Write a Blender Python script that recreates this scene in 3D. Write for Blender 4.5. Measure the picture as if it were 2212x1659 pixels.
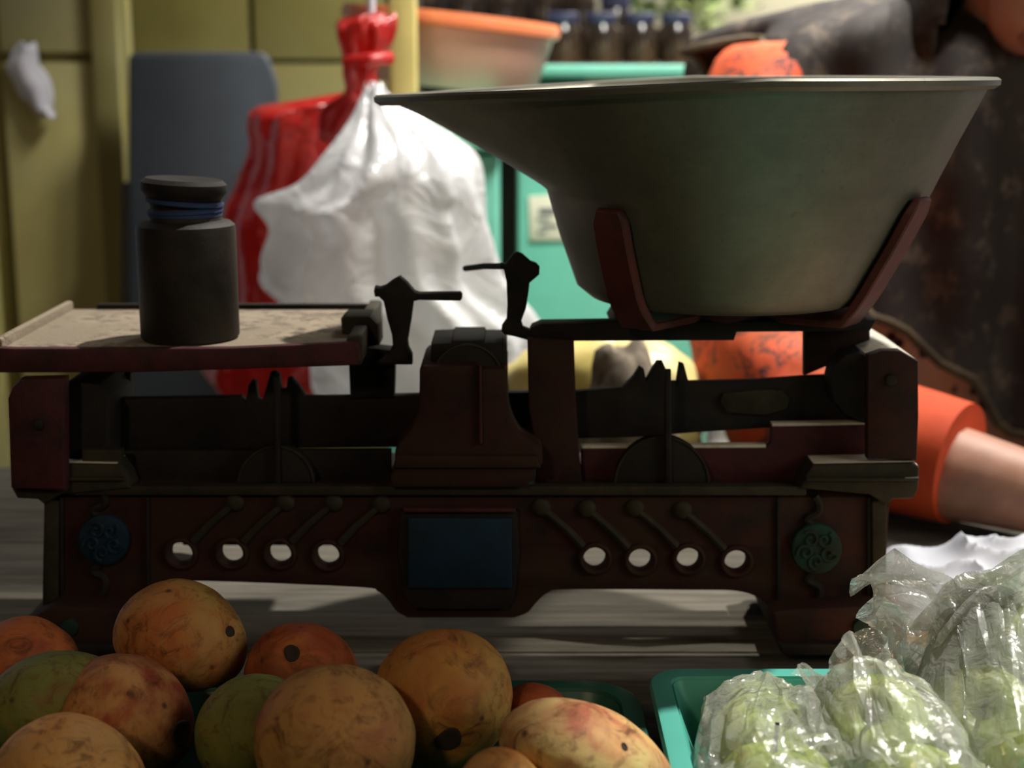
import bpy, bmesh, math, random
from mathutils import Vector, Matrix, noise
from mathutils.bvhtree import BVHTree
R = math.radians
random.seed(4)
SC = bpy.context.scene
for o in list(bpy.data.objects): bpy.data.objects.remove(o)
COL = SC.collection

# ------------------------------------------------------------------ camera
FPX, CX, CY = 3210.0, 1106.0, 829.5
CAM = Vector((0.0, -0.81, 0.33)); PITCH = R(11.95)
cd = bpy.data.cameras.new('camera'); cam = bpy.data.objects.new('camera', cd); COL.objects.link(cam)
cd.sensor_width = 36.0; cd.lens = FPX / 2212 * 36.0
cam.location = CAM; cam.rotation_euler = (R(90) - PITCH, 0, 0)
cd.dof.use_dof = True; cd.dof.focus_distance = 0.73; cd.dof.aperture_fstop = 7.1
cd.clip_start = 0.02; cd.clip_end = 100
SC.camera = cam
# ------------------------------------------------------------------ world, sun, lamps, exposure
w = bpy.data.worlds.new('world'); SC.world = w; w.use_nodes = True
w.node_tree.nodes['Background'].inputs[0].default_value = (0.80, 0.88, 1.0, 1)
w.node_tree.nodes['Background'].inputs[1].default_value = 0.45
SUNDIR = Vector((0.39, 0.25, 1.0)).normalized()
def lamp(name, kind, loc, target, energy, color, **kw):
    d = bpy.data.lights.new(name, kind); d.energy = energy; d.color = color
    for k, v in kw.items(): setattr(d, k, v)
    o = bpy.data.objects.new(name, d); COL.objects.link(o); o.location = loc
    o.rotation_euler = (Vector(target) - Vector(loc)).to_track_quat('-Z', 'Y').to_euler()
    return o
lamp('sun', 'SUN', SUNDIR * 6, (0, 0, 0), 5.2, (1.0, 0.955, 0.88), angle=R(1.6))
lamp('stall_bulb', 'AREA', (-0.55, -1.35, 0.95), (-0.1, -0.15, 0.03), 3.0, (1.0, 0.72, 0.45), shape='DISK', size=0.14)
lamp('side_opening', 'AREA', (1.5, -0.75, 0.75), (0.2, 0.0, 0.2), 7.0, (1.0, 0.93, 0.78), shape='RECTANGLE', size=0.7, size_y=0.9)
lamp('gap_light_spot', 'SPOT', (0.35, 1.35, 1.5), (0.085, 0.028, 0.0), 170.0, (1.0, 0.93, 0.80), spot_size=R(5.2), spot_blend=.35, shadow_soft_size=.012)  # added narrow spot for the table patches, stands in for daylight through gaps
lamp('box_fill_light', 'AREA', (0.45, 0.45, 1.45), (0.15, 1.0, 0.1), 9.5, (1.0, 0.97, 0.9), shape='RECTANGLE', size=0.4, size_y=0.3, spread=R(76))  # added fill that brightens the green boxes, bags and basin
lamp('wall_fill_light', 'AREA', (1.3, 3.2, 2.6), (0.9, 4.2, 0.5), 140.0, (1.0, 0.95, 0.82), shape='RECTANGLE', size=0.8, size_y=0.5)  # added fill that brightens the far cream wall
SC.view_settings.view_transform = 'Standard'; SC.view_settings.look = 'None'
SC.view_settings.exposure = 0.0; SC.view_settings.gamma = 1.0; SC.view_settings.use_curve_mapping = False
SC.cycles.use_denoising = True
SC.cycles.max_bounces = 8; SC.cycles.transparent_max_bounces = 24; SC.cycles.caustics_reflective = False; SC.cycles.caustics_refractive = False

# ------------------------------------------------------------------ helpers
def ray(px, py):
    u = (px - CX) / FPX; v = (py - CY) / FPX
    c, s = math.cos(PITCH), math.sin(PITCH)
    return Vector((u, c - v * s, -s - v * c))
def at(px, py, Y):                       # the point of the plane y = Y that lies on a sight line
    d = ray(px, py); return CAM + d * ((Y - CAM.y) / d.y)
def on_z(px, py, z):
    d = ray(px, py); return CAM + d * ((z - CAM.z) / d.z)

def root_loc(o):
    while o.parent: o = o.parent
    return o.location.copy()
def props(o, label=None, cat=None, group=None, kind=None):
    if label: o['label'] = label
    if cat: o['category'] = cat
    if group: o['group'] = group
    if kind: o['kind'] = kind
    return o
def empty(name, loc, label, cat, group=None):
    o = bpy.data.objects.new(name, None); COL.objects.link(o); o.location = loc; o.empty_display_size = 0.02
    return props(o, label, cat, group)
def link(name, me, m, parent=None, label=None, smooth=True, loc=None):
    o = bpy.data.objects.new(name, me); COL.objects.link(o)
    if m is not None:
        me.materials.clear(); me.materials.append(m)
    if parent:
        me.transform(Matrix.Translation(-root_loc(parent))); o.parent = parent
    else:
        if loc is None:
            vs = [v.co for v in me.vertices]
            loc = Vector(((min(v.x for v in vs) + max(v.x for v in vs)) / 2, (min(v.y for v in vs) + max(v.y for v in vs)) / 2, min(v.z for v in vs)))
        me.transform(Matrix.Translation(-Vector(loc))); o.location = loc
    if smooth:
        for p in me.polygons: p.use_smooth = True
    if label: o['label'] = label
    return o
def bm_obj(name, bm, m, parent=None, label=None, smooth=True, loc=None, angle=40):
    bmesh.ops.recalc_face_normals(bm, faces=bm.faces)
    if smooth and angle:
        for e in bm.edges:
            if len(e.link_faces) == 2 and e.calc_face_angle(0) > R(angle): e.smooth = False
    me = bpy.data.meshes.new(name); bm.to_mesh(me); bm.free()
    return link(name, me, m, parent, label, smooth, loc)
def eval_mesh(o):
    dg = bpy.context.evaluated_depsgraph_get(); dg.update()
    me = bpy.data.meshes.new_from_object(o.evaluated_get(dg))
    return me
def slab(name, pts, Y0, Y1, m, parent=None, bevel=0.0015, holes=(), world=False, label=None, plane=None):
    """outline (pixels on the plane y=plane or Y0) extruded from Y0 back to Y1, bevelled; holes are outlines too"""
    cu = bpy.data.curves.new(name, 'CURVE'); cu.dimensions = '2D'; cu.fill_mode = 'BOTH'
    half = (Y1 - Y0) / 2; bevel = min(bevel, half * 0.6)
    cu.extrude = half - bevel; cu.bevel_depth = bevel; cu.bevel_resolution = 1; cu.offset = -bevel
    for poly in [pts] + list(holes):
        if not world: poly = [at(x, y, Y0 if plane is None else plane) for x, y in poly]; poly = [(p.x, p.z) for p in poly]
        sp = cu.splines.new('POLY'); sp.points.add(len(poly) - 1); sp.use_cyclic_u = True
        for q, p in zip(sp.points, poly): q.co = (p[0], p[1], 0, 1)
    o = bpy.data.objects.new(name, cu); COL.objects.link(o)
    me = eval_mesh(o); bpy.data.objects.remove(o); bpy.data.curves.remove(cu)
    me.transform(Matrix.Translation((0, (Y0 + Y1) / 2, 0)) @ Matrix.Rotation(R(90), 4, 'X'))
    bm = bmesh.new(); bm.from_mesh(me); bpy.data.meshes.remove(me)
    bmesh.ops.remove_doubles(bm, verts=bm.verts, dist=1e-6)
    return bm_obj(name, bm, m, parent, label, angle=30)
def box(bm, x0, x1, y0, y1, z0, z1):
    r = bmesh.ops.create_cube(bm, size=1)
    for v in r['verts']:
        v.co = Vector((x0 + (v.co.x + .5) * (x1 - x0), y0 + (v.co.y + .5) * (y1 - y0), z0 + (v.co.z + .5) * (z1 - z0)))
    return r['verts']
def box_obj(name, x0, x1, y0, y1, z0, z1, m, parent=None, bev=0.0, label=None):
    bm = bmesh.new(); box(bm, x0, x1, y0, y1, z0, z1)
    if bev: bmesh.ops.bevel(bm, geom=list(bm.edges), offset=bev, segments=2, affect='EDGES', profile=.5)
    return bm_obj(name, bm, m, parent, label)
def loft(bm, rings, closed=True, cap0=False, cap1=False):
    vs = [[bm.verts.new(p) for p in r] for r in rings]
    n = len(vs[0])
    for a, b in zip(vs[:-1], vs[1:]):
        for i in range(n if closed else n - 1):
            j = (i + 1) % n
            bm.faces.new((a[i], a[j], b[j], b[i]))
    if cap0: bm.faces.new(list(reversed(vs[0])))
    if cap1: bm.faces.new(vs[-1])
    return vs
def tube(bm, pts, rad, n=8, caps=True):
    pts = [Vector(p) for p in pts]; rings = []
    up = Vector((0.01, 0.02, 1)); prev = None
    for i, p in enumerate(pts):
        t = (pts[min(i + 1, len(pts) - 1)] - pts[max(i - 1, 0)]).normalized()
        a = prev if prev is not None else (up if abs(t.dot(up)) < .9 else Vector((1, .1, 0)))
        x = (a - t * a.dot(t)).normalized(); prev = x; y = t.cross(x)
        r = rad(i / (len(pts) - 1)) if callable(rad) else rad
        rings.append([p + x * (r * math.cos(2 * math.pi * k / n)) + y * (r * math.sin(2 * math.pi * k / n)) for k in range(n)])
    loft(bm, rings, True, caps, caps)
def tube_obj(name, pts, rad, m, parent=None, n=8, label=None):
    bm = bmesh.new(); tube(bm, pts, rad, n); return bm_obj(name, bm, m, parent, label)
def lathe(bm, prof, c, n=40, tilt=None):
    rings = []
    for r, z in prof:
        rings.append([Vector((c[0] + r * math.cos(2 * math.pi * k / n), c[1] + r * math.sin(2 * math.pi * k / n), c[2] + z)) for k in range(n)])
    loft(bm, rings, True, prof[0][0] > 1e-5, prof[-1][0] > 1e-5)
def circ(cx, cy, r, n=28, a0=0, a1=360):
    full = abs(a1 - a0) >= 360
    return [(cx + r * math.cos(R(a0 + (a1 - a0) * k / (n if full else n - 1))), cy - r * math.sin(R(a0 + (a1 - a0) * k / (n if full else n - 1)))) for k in range(n)]
def arc_pts(pts, n=6):                   # Catmull-Rom through pixel points, open
    out = []
    P = [pts[0]] + list(pts) + [pts[-1]]
    for i in range(1, len(P) - 2):
        for k in range(n):
            t = k / n; p0, p1, p2, p3 = P[i - 1], P[i], P[i + 1], P[i + 2]
            out.append(tuple(0.5 * ((2 * p1[j]) + (-p0[j] + p2[j]) * t + (2 * p0[j] - 5 * p1[j] + 4 * p2[j] - p3[j]) * t * t + (-p0[j] + 3 * p1[j] - 3 * p2[j] + p3[j]) * t ** 3) for j in range(len(p1))))
    out.append(tuple(pts[-1])); return out

# ------------------------------------------------------------------ materials
class NT:
    def __init__(s, name):
        s.m = bpy.data.materials.new(name); s.m.use_nodes = True; s.t = s.m.node_tree
        s.b = s.t.nodes['Principled BSDF']; s.out = s.t.nodes['Material Output']
        s.tc = s.t.nodes.new('ShaderNodeTexCoord')
    def n(s, kind, **kw):
        x = s.t.nodes.new(kind)
        for k, v in kw.items(): setattr(x, k, v)
        return x
    def l(s, a, b): s.t.links.new(a, b)
    def noise(s, scale, detail=4, rough=.55, vec=None, dist=0.0):
        x = s.n('ShaderNodeTexNoise'); x.inputs['Scale'].default_value = scale; x.inputs['Detail'].default_value = detail
        x.inputs['Roughness'].default_value = rough; x.inputs['Distortion'].default_value = dist
        s.l(vec or s.tc.outputs['Object'], x.inputs['Vector']); return x.outputs['Fac']
    def ramp(s, fac, stops):
        x = s.n('ShaderNodeValToRGB'); e = x.color_ramp.elements
        while len(e) < len(stops): e.new(.5)
        for q, (p, c) in zip(e, stops):
            q.position = p; q.color = c if len(c) == 4 else (*c, 1)
        s.l(fac, x.inputs['Fac']); return x.outputs['Color']
    def mix(s, fac, a, b, mode='MIX'):
        x = s.n('ShaderNodeMix', data_type='RGBA', blend_type=mode)
        for sock, v in ((x.inputs[0], fac), (x.inputs[6], a), (x.inputs[7], b)):
            if isinstance(v, (int, float)): sock.default_value = v
            elif isinstance(v, tuple): sock.default_value = v if len(v) == 4 else (*v, 1)
            else: s.l(v, sock)
        return x.outputs[2]
    def color(s, c):
        if isinstance(c, tuple): s.b.inputs['Base Color'].default_value = (*c, 1)
        else: s.l(c, s.b.inputs['Base Color'])
    def set(s, **kw):
        for k, v in kw.items():
            s.b.inputs[k.replace('_', ' ')].default_value = v
    def bump(s, fac, strength=.3, dist=.002):
        x = s.n('ShaderNodeBump'); x.inputs['Strength'].default_value = strength; x.inputs['Distance'].default_value = dist
        s.l(fac, x.inputs['Height']); s.l(x.outputs['Normal'], s.b.inputs['Normal'])
def mottled(name, c1, c2, scale=40, lo=.4, hi=.65, rough=.6, metal=0.0, bump=.25, bdist=.0015, c3=None, scale3=8, spec=.5):
    t = NT(name); f = t.noise(scale, 6, .65)
    c = t.ramp(f, [(lo, c1), (hi, c2)])
    if c3: c = t.mix(t.ramp(t.noise(scale3, 3), [(.45, (0, 0, 0)), (.6, (1, 1, 1))]), c, c3)
    t.color(c); t.set(Roughness=rough, Metallic=metal, Specular_IOR_Level=spec)
    if bump: t.bump(t.noise(scale * 2.2, 5, .7), bump, bdist)
    return t.m
def plain(name, c, rough=.5, metal=0.0, var=.12, scale=12):
    t = NT(name); k = lambda f: tuple(min(1, x * f) for x in c)
    t.color(t.ramp(t.noise(scale, 4), [(.3, k(1 - var)), (.7, k(1 + var))])); t.set(Roughness=rough, Metallic=metal); return t.m
M = {}
M['red_paint'] = mottled('old_red_paint', (.036, .011, .009), (.012, .009, .008), 55, .42, .68, .75, c3=(.032, .016, .010), scale3=18, spec=.2)
M['maroon'] = mottled('maroon_paint', (.058, .014, .017), (.024, .011, .011), 70, .45, .72, .65, bump=.3, spec=.25)
M['bracket'] = mottled('bracket_red_paint', (.105, .022, .020), (.05, .018, .015), 60, .42, .7, .55, bump=.35, spec=.35)
M['iron'] = mottled('dark_iron', (.012, .011, .011), (.022, .016, .013), 60, .4, .7, .7, bump=.3, spec=.2)
M['green_paint'] = mottled('verdigris_paint', (.012, .045, .035), (.015, .02, .014), 70, .4, .7, .7, spec=.2)
M['blue_paint'] = mottled('blue_paint', (.006, .026, .052), (.005, .014, .024), 35, .4, .72, .65, spec=.25)
M['olive_edge'] = mottled('worn_olive_edge', (.035, .031, .019), (.016, .013, .010), 60, .4, .7, .7, spec=.2)
M['dusty'] = mottled('dusty_plate', (.25, .20, .14), (.085, .06, .04), 130, .47, .62, .85, bump=.6, c3=(.20, .16, .11), scale3=14)
M['sunlit_dust'] = mottled('sunlit_dusty_paint', (.62, .59, .50), (.40, .36, .28), 60, .45, .75, .9, bump=.4)  # dust made paler so that top edges look sunlit
M['weight_iron'] = mottled('oily_cast_iron', (.017, .014, .012), (.030, .023, .017), 45, .4, .72, .6, bump=.3, spec=.25)
M['blue_cord'] = plain('blue_cord', (.02, .045, .13), .8)
t = NT('aged_pan_metal')                                    # dull tin / brass pan
f = t.noise(22, 7, .72); c = t.ramp(f, [(.36, (.15, .142, .115)), (.7, (.22, .205, .165))])
st = t.n('ShaderNodeMapping'); st.inputs['Scale'].default_value = (8, 8, 160); t.l(t.tc.outputs['Object'], st.inputs[0])
f2 = t.noise(3, 5, .7, st.outputs[0]); c = t.mix(.14, c, t.ramp(f2, [(.35, (.10, .095, .075)), (.7, (.19, .178, .145))]))
f3 = t.noise(220, 3, .6); c = t.mix(t.ramp(f3, [(.62, (0, 0, 0)), (.76, (.3, .3, .3))]), c, (.06, .05, .035))
t.color(c); t.set(Metallic=.7, Roughness=.52, Specular_IOR_Level=.25); t.bump(t.noise(60, 4, .6), .08, .001); M['pan'] = t.m

def mango_mat(name, base, blush, green, gfac=.5, seed=0):
    t = NT(name)
    mp = t.n('ShaderNodeMapping'); mp.inputs['Location'].default_value = (seed * 1.7, seed * .9, seed * 2.3); t.l(t.tc.outputs['Object'], mp.inputs[0]); v = mp.outputs[0]
    c = t.mix(t.ramp(t.noise(34, 4, .55, v, .8), [(.42, (0, 0, 0)), (.62, (1, 1, 1))]), base, blush)
    c = t.mix(t.ramp(t.noise(24, 3, .5, v), [(gfac, (0, 0, 0)), (gfac + .2, (.85, .85, .85))]), c, green)
    c = t.mix(t.ramp(t.noise(28, 5, .7, v, 1.0), [(.50, (0, 0, 0)), (.66, (.62, .62, .62))]), c, (.17, .062, .022))
    c = t.mix(t.ramp(t.noise(62, 6, .75, v, 1.4), [(.50, (0, 0, 0)), (.68, (.85, .85, .85))]), c, (.09, .03, .010))
    vo = t.n('ShaderNodeTexVoronoi'); vo.inputs['Scale'].default_value = 420; t.l(v, vo.inputs['Vector'])
    c = t.mix(t.ramp(vo.outputs['Distance'], [(.04, (.35, .35, .35)), (.16, (0, 0, 0))]), c, (.13, .05, .02))
    vo2 = t.n('ShaderNodeTexVoronoi'); vo2.inputs['Scale'].default_value = 62; vo2.inputs['Randomness'].default_value = 1; t.l(v, vo2.inputs['Vector'])
    c = t.mix(t.ramp(vo2.outputs['Distance'], [(.05, (.8, .8, .8)), (.13, (0, 0, 0))]), c, (.05, .02, .01))
    t.color(c); t.set(Roughness=.62, Specular_IOR_Level=.22); t.bump(t.noise(260, 4, .65, v), .3, .001); return t.m
BASE = (.52, .25, .075)
def teal(name, c, rough=.38):
    t = NT(name); t.color(t.ramp(t.noise(14, 4), [(.3, tuple(x * .85 for x in c)), (.7, c)])); t.set(Roughness=rough); t.bump(t.noise(120, 2), .05, .0006); return t.m
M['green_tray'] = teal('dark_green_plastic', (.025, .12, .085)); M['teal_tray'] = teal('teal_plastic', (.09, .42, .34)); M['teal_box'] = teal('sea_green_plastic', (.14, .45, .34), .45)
t = NT('apple_skin'); mp = t.noise(50, 3)
c = t.ramp(mp, [(.3, (.32, .46, .06)), (.55, (.46, .56, .11)), (.75, (.56, .54, .18))])
vo = t.n('ShaderNodeTexVoronoi'); vo.inputs['Scale'].default_value = 420; t.l(t.tc.outputs['Object'], vo.inputs['Vector'])
c = t.mix(t.ramp(vo.outputs['Distance'], [(.05, (.5, .5, .5)), (.15, (0, 0, 0))]), c, (.75, .72, .45))
t.color(c); t.set(Roughness=.35, Subsurface_Weight=.1); t.b.inputs['Subsurface Radius'].default_value = (.01, .008, .003); M['apple'] = t.m
M['stem'] = plain('stem_brown', (.03, .018, .011), .9)
def film(name, tint, transp, trans_col=None, gl=.16, scale=70, bump=.6, bd=.004, rough=.12):
    t = NT(name); t.t.nodes.remove(t.b)
    tr = t.n('ShaderNodeBsdfTransparent'); tr.inputs[0].default_value = (.97, .98, .97, 1)
    df = t.n('ShaderNodeBsdfDiffuse'); df.inputs[0].default_value = (*tint, 1)
    tl = t.n('ShaderNodeBsdfTranslucent'); tl.inputs[0].default_value = (*(trans_col or tint), 1)
    gs = t.n('ShaderNodeBsdfGlossy'); gs.inputs['Roughness'].default_value = rough
    bp = t.n('ShaderNodeBump'); bp.inputs['Strength'].default_value = bump; bp.inputs['Distance'].default_value = bd
    vo = t.n('ShaderNodeTexNoise'); vo.inputs['Scale'].default_value = scale; vo.inputs['Detail'].default_value = 5; vo.inputs['Distortion'].default_value = 1.5
    t.l(t.tc.outputs['Object'], vo.inputs['Vector']); t.l(vo.outputs['Fac'], bp.inputs['Height'])
    for x in (df, tl, gs): t.l(bp.outputs[0], x.inputs['Normal'])
    a = t.n('ShaderNodeMixShader'); a.inputs[0].default_value = .5; t.l(df.outputs[0], a.inputs[1]); t.l(tl.outputs[0], a.inputs[2])
    b = t.n('ShaderNodeMixShader'); b.inputs[0].default_value = transp; t.l(a.outputs[0], b.inputs[1]); t.l(tr.outputs[0], b.inputs[2])
    lw = t.n('ShaderNodeFresnel'); lw.inputs['IOR'].default_value = 1.5; t.l(bp.outputs[0], lw.inputs['Normal'])
    mth = t.n('ShaderNodeMath', operation='MULTIPLY_ADD'); mth.inputs[1].default_value = 1.0; mth.inputs[2].default_value = gl * .25; t.l(lw.outputs[0], mth.inputs[0])
    cl = t.n('ShaderNodeMath', operation='MINIMUM'); cl.inputs[1].default_value = .7; t.l(mth.outputs[0], cl.inputs[0])
    e = t.n('ShaderNodeMixShader'); t.l(cl.outputs[0], e.inputs[0]); t.l(b.outputs[0], e.inputs[1]); t.l(gs.outputs[0], e.inputs[2])
    t.l(e.outputs[0], t.out.inputs['Surface']); return t.m
M['clear_film'] = film('clear_plastic_film', (.96, .98, .92), .64, gl=.28, scale=90, bump=.75, bd=.003, rough=.10)
M['white_film'] = film('white_plastic_film', (.93, .93, .95), .10, scale=18, bump=.5, bd=.02, rough=.25)
M['red_film'] = film('red_plastic_film', (.80, .025, .02), .03, (.85, .025, .015), scale=16, bump=.5, bd=.02, rough=.3)
M['paper'] = mottled('white_paper', (.52, .53, .58), (.46, .47, .52), 20, .4, .6, .9, bump=.15)
t = NT('printed_page'); c = t.ramp(t.noise(22, 2, .4), [(.40, (.85, .78, .70)), (.47, (.80, .33, .08)), (.56, (.85, .45, .15)), (.60, (.75, .40, .40)), (.68, (.85, .80, .74))]); t.color(c); t.set(Roughness=.6); M['page'] = t.m
# table: worn wood
t = NT('worn_table_wood'); mp = t.n('ShaderNodeMapping'); mp.inputs['Scale'].default_value = (3, 40, 10); t.l(t.tc.outputs['Object'], mp.inputs[0])
c = t.ramp(t.noise(4, 6, .7, mp.outputs[0]), [(.3, (.045, .04, .033)), (.6, (.11, .10, .08)), (.8, (.17, .155, .12))]); t.color(c); t.set(Roughness=.85, Specular_IOR_Level=.12); t.bump(t.noise(5, 6, .7, mp.outputs[0]), .3, .001); M['table'] = t.m
M['yellow_wall'] = mottled('yellow_wall_paint', (.30, .255, .065), (.22, .19, .05), 5, .35, .65, .7, bump=.1, c3=(.30, .27, .11), scale3=2.2)
M['yellow_light'] = mottled('pale_yellow_paint', (.62, .56, .22), (.48, .43, .15), 4, .35, .65, .65, bump=.1, c3=(.40, .39, .22), scale3=1.8)
M['yellow_post'] = mottled('yellow_post_paint', (.62, .52, .17), (.5, .42, .14), 8, .35, .65, .6, bump=.1)
M['slate'] = mottled('slate_blue_board', (.058, .072, .09), (.045, .056, .07), 8, .35, .65, .6, bump=.1)
M['salmon'] = teal('salmon_plastic', (.80, .42, .32), .4); M['orange_rim'] = teal('orange_plastic_rim', (.85, .24, .10), .35)
M['dark_wood'] = mottled('dark_brown_boards', (.035, .025, .018), (.07, .05, .035), 14, .35, .65, .7)
M['jar'] = mottled('dark_jar_glass', (.03, .02, .015), (.16, .10, .05), 16, .45, .7, .15, bump=0)
M['jar_cap'] = plain('navy_jar_lid', (.06, .065, .13), .35)
M['cream'] = mottled('cream_wall', (.85, .78, .58), (.72, .66, .48), 4, .35, .65, .8, bump=.1)
M['leaf'] = mottled('leaf_green', (.13, .22, .05), (.30, .36, .12), 12, .4, .6, .6)
M['skin'] = mottled('brown_skin', (.42, .215, .145), (.36, .18, .12), 60, .4, .6, .5, bump=.15, bdist=.0006)
t = NT('orange_batik'); c1 = (.56, .06, .010); wv = t.noise(24, 4, .6, None, 2.4)
c = t.mix(t.ramp(wv, [(.50, (0, 0, 0)), (.535, (1, 1, 1)), (.56, (1, 1, 1)), (.60, (0, 0, 0))]), c1, (.05, .015, .012))
c = t.mix(t.ramp(t.noise(7, 2), [(.42, (0, 0, 0)), (.62, (.8, .8, .8))]), c, (.60, .15, .04)); t.color(c); t.set(Roughness=.75); t.bump(t.noise(500, 2), .2, .0005); M['batik'] = t.m
M['orange'] = mottled('orange_cotton', (.62, .070, .010), (.54, .055, .009), 30, .4, .6, .8, bump=.2)
t = NT('dark_brown_shawl'); c = t.ramp(t.noise(9, 5, .6), [(.35, (.014, .009, .008)), (.6, (.024, .016, .013)), (.8, (.04, .028, .02))])
c = t.mix(t.ramp(t.noise(34, 5, .75), [(.52, (0, 0, 0)), (.66, (.7, .7, .7))]), c, (.13, .098, .07)); t.color(c); t.set(Roughness=.8); M['shawl'] = t.m
M['shawl_hem'] = mottled('olive_brown_hem', (.10, .07, .035), (.05, .036, .02), 30, .4, .6, .8)
t = NT('beige_dotted_cloth'); vo = t.n('ShaderNodeTexVoronoi'); vo.inputs['Scale'].default_value = 60; t.l(t.tc.outputs['Object'], vo.inputs['Vector'])
c = t.mix(t.ramp(vo.outputs['Distance'], [(.26, (1, 1, 1)), (.34, (0, 0, 0))]), (.88, .60, .41), (.05, .012, .02)); t.color(c); t.set(Roughness=.8); M['dotted'] = t.m
M['yellow_pack'] = mottled('yellow_pack_film', (.58, .47, .14), (.62, .54, .26), 10, .4, .6, .4, bump=.3); M['blue_edge'] = plain('blue_plastic_edge', (.05, .2, .6), .4)
M['cloth_brown'] = mottled('grey_brown_cloth', (.10, .08, .06), (.22, .18, .13), 22, .4, .65, .9)
M['white_tag'] = plain('white_plastic_strip', (.72, .72, .80), .5, var=.05)
M['concrete'] = mottled('grey_concrete', (.16, .15, .14), (.22, .21, .19), 6, .35, .65, .9)
M['shade_board'] = mottled('dark_shade_board', (.05, .045, .04), (.09, .08, .065), 5, .35, .65, .9)  # for the unseen light blocking slabs and walls
M['label'] = mottled('pale_paper_label', (.70, .64, .50), (.62, .56, .44), 20, .4, .6, .8, bump=0)
M['ink'] = plain('grey_ink', (.10, .10, .12), .7)

# ================================================================== SETTING
def struct(name, x0, x1, y0, y1, z0, z1, m, bev=0.0):
    return props(box_obj(name, x0, x1, y0, y1, z0, z1, m, None, bev), kind='structure')
FLOOR = -0.78
struct('floor', -3, 3.5, -2.2, 4.6, FLOOR - .05, FLOOR, M['concrete'])
struct('shade_roof', -3, .62, -2.2, .33, 1.60, 1.64, M['shade_board'])  # unseen slab, edges set to keep the sun off the mangoes
struct('shade_wall_front', -3, 3.5, -2.25, -2.2, FLOOR, 2.2, M['shade_board'])  # unseen dark wall added to keep ambient light off the scale front
struct('shade_roof_side', .62, 2.2, -2.2, -.02, 1.60, 1.64, M['shade_board']).name = 'shade_roof'  # unseen slab added to cut sky light beside the sun window
struct('shade_roof_rear', -3, .36, .505, 1.40, 1.60, 1.64, M['shade_board']).name = 'shade_roof'  # unseen slab added to shade the left of the table
struct('shade_wall_right', 2.2, 2.25, -2.2, .9, FLOOR, 1.64, M['shade_board'])  # unseen wall added to cut ambient light from the right
struct('shade_wall_west', -1.9, -1.85, -2.2, 1.1, FLOOR, 1.60, M['shade_board'])  # unseen wall added to cut ambient light from the left
# rear left wall of boards
YW = 1.42
wl = struct('wall_left', at(250, 0, YW).x, at(905, 0, YW).x, YW, YW + .05, FLOOR, 1.5, M['dark_wood'])
xs = [255, 545, 840, 905]
for a, b in zip(xs[:-1], xs[1:]):
    for (za, zb) in ((FLOOR, .338), (.344, 1.5)):
        box_obj('plank', at(a, 0, YW).x + .004, at(b, 0, YW).x - .004, YW - .018, YW + .001, za, zb, M['yellow_wall'], wl, .003)
YD = 1.12
d1 = struct('door_1', at(-330, 0, YD).x, at(268, 0, YD).x, YD, YD + .03, FLOOR, 1.5, M['yellow_wall'])
zl = at(0, 125, YD).z
for (a, b) in ((-330, -8), (0, 262)):
    for (za, zb) in ((FLOOR + .02, zl - .006), (zl + .006, 1.49)):
        box_obj('panel', at(a, 0, YD).x, at(b, 0, YD).x - .02, YD - .014, YD + .001, za, zb, M['yellow_light'], d1, .003)
box_obj('edge_batten', at(205, 0, YD).x, at(262, 0, YD).x, YD - .03, YD - .012, FLOOR + .02, 1.49, M['yellow_wall'], d1, .003)
# yellow post
YP = .735
props(box_obj('post', at(838, 0, YP).x, at(897, 0, YP).x, YP, YP + .03, FLOOR, 1.60, M['yellow_post'], None, .004), 'yellow painted wooden post behind the knotted red bag', 'post')
# far bright wall and dark boards
struct('wall_back', at(1100, 0, 4.2).x, 4.5, 4.2, 4.25, FLOOR, 1.7, M['cream'])
wb = struct('wall_back_boards', at(890, 0, 1.9).x, at(1270, 0, 1.9).x, 1.9, 1.93, FLOOR, .78, M['dark_wood'])
n = 5; xa, xb = at(890, 0, 1.9).x, at(1270, 0, 1.9).x
for k in range(n):
    box_obj('plank', xa + (xb - xa) * k / n + .003, xa + (xb - xa) * (k + 1) / n - .003, 1.885, 1.901, FLOOR, .78, M['dark_wood'], wb, .002)
wb.name = 'wall_rear'
# table
tb = empty('table', (0, 0, FLOOR), 'worn grey brown wooden market table under the red scale and fruit trays', 'table')
ys = [-.62, -.41, -.205, -.0, .205, .41]
for a, b in zip(ys[:-1], ys[1:]):
    box_obj('tabletop_board', -.85, .95, a + .0008, b - .0008, -.028, 0.0, M['table'], tb, .0015)
for sx in (-.8, .88):
    for sy in (-.57, .34): box_obj('leg', sx - .03, sx + .03, sy - .03, sy + .03, FLOOR, -.028, M['dark_wood'], tb, .003)
for sy in (-.57, .34): box_obj('apron', -.77, .85, sy - .012, sy + .012, -.12, -.028, M['dark_wood'], tb, .002)

# ================================================================== SCALE
X0 = at(1000, 0, 0).x
sc = empty('balance_scale', (X0, .05, 0), 'old red cast iron double beam balance scale with blue front plate on the table', 'scale')
def mir(pts): return [(2010 - x, y) for x, y in pts]
HOLES_R = [(1285, 1206), (1383, 1209), (1487, 1207), (1590, 1212)]
HOLES_L = [(708, 1199), (604, 1196), (500, 1195), (391, 1195)]
outline = [(95, 1052), (1905, 1052), (1925, 1080), (1918, 1112), (1914, 1180), (1912, 1312), (1670, 1322)] + \
    arc_pts([(1668, 1318), (1640, 1293), (1590, 1278), (1500, 1276), (1230, 1275), (1185, 1282), (1160, 1302), (1140, 1325), (1110, 1336)], 4) + \
    arc_pts([(880, 1336), (856, 1322), (838, 1298), (815, 1279), (770, 1270), (450, 1257), (400, 1262), (345, 1290), (322, 1322)], 4) + \
    [(90, 1322), (92, 1180)]
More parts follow.
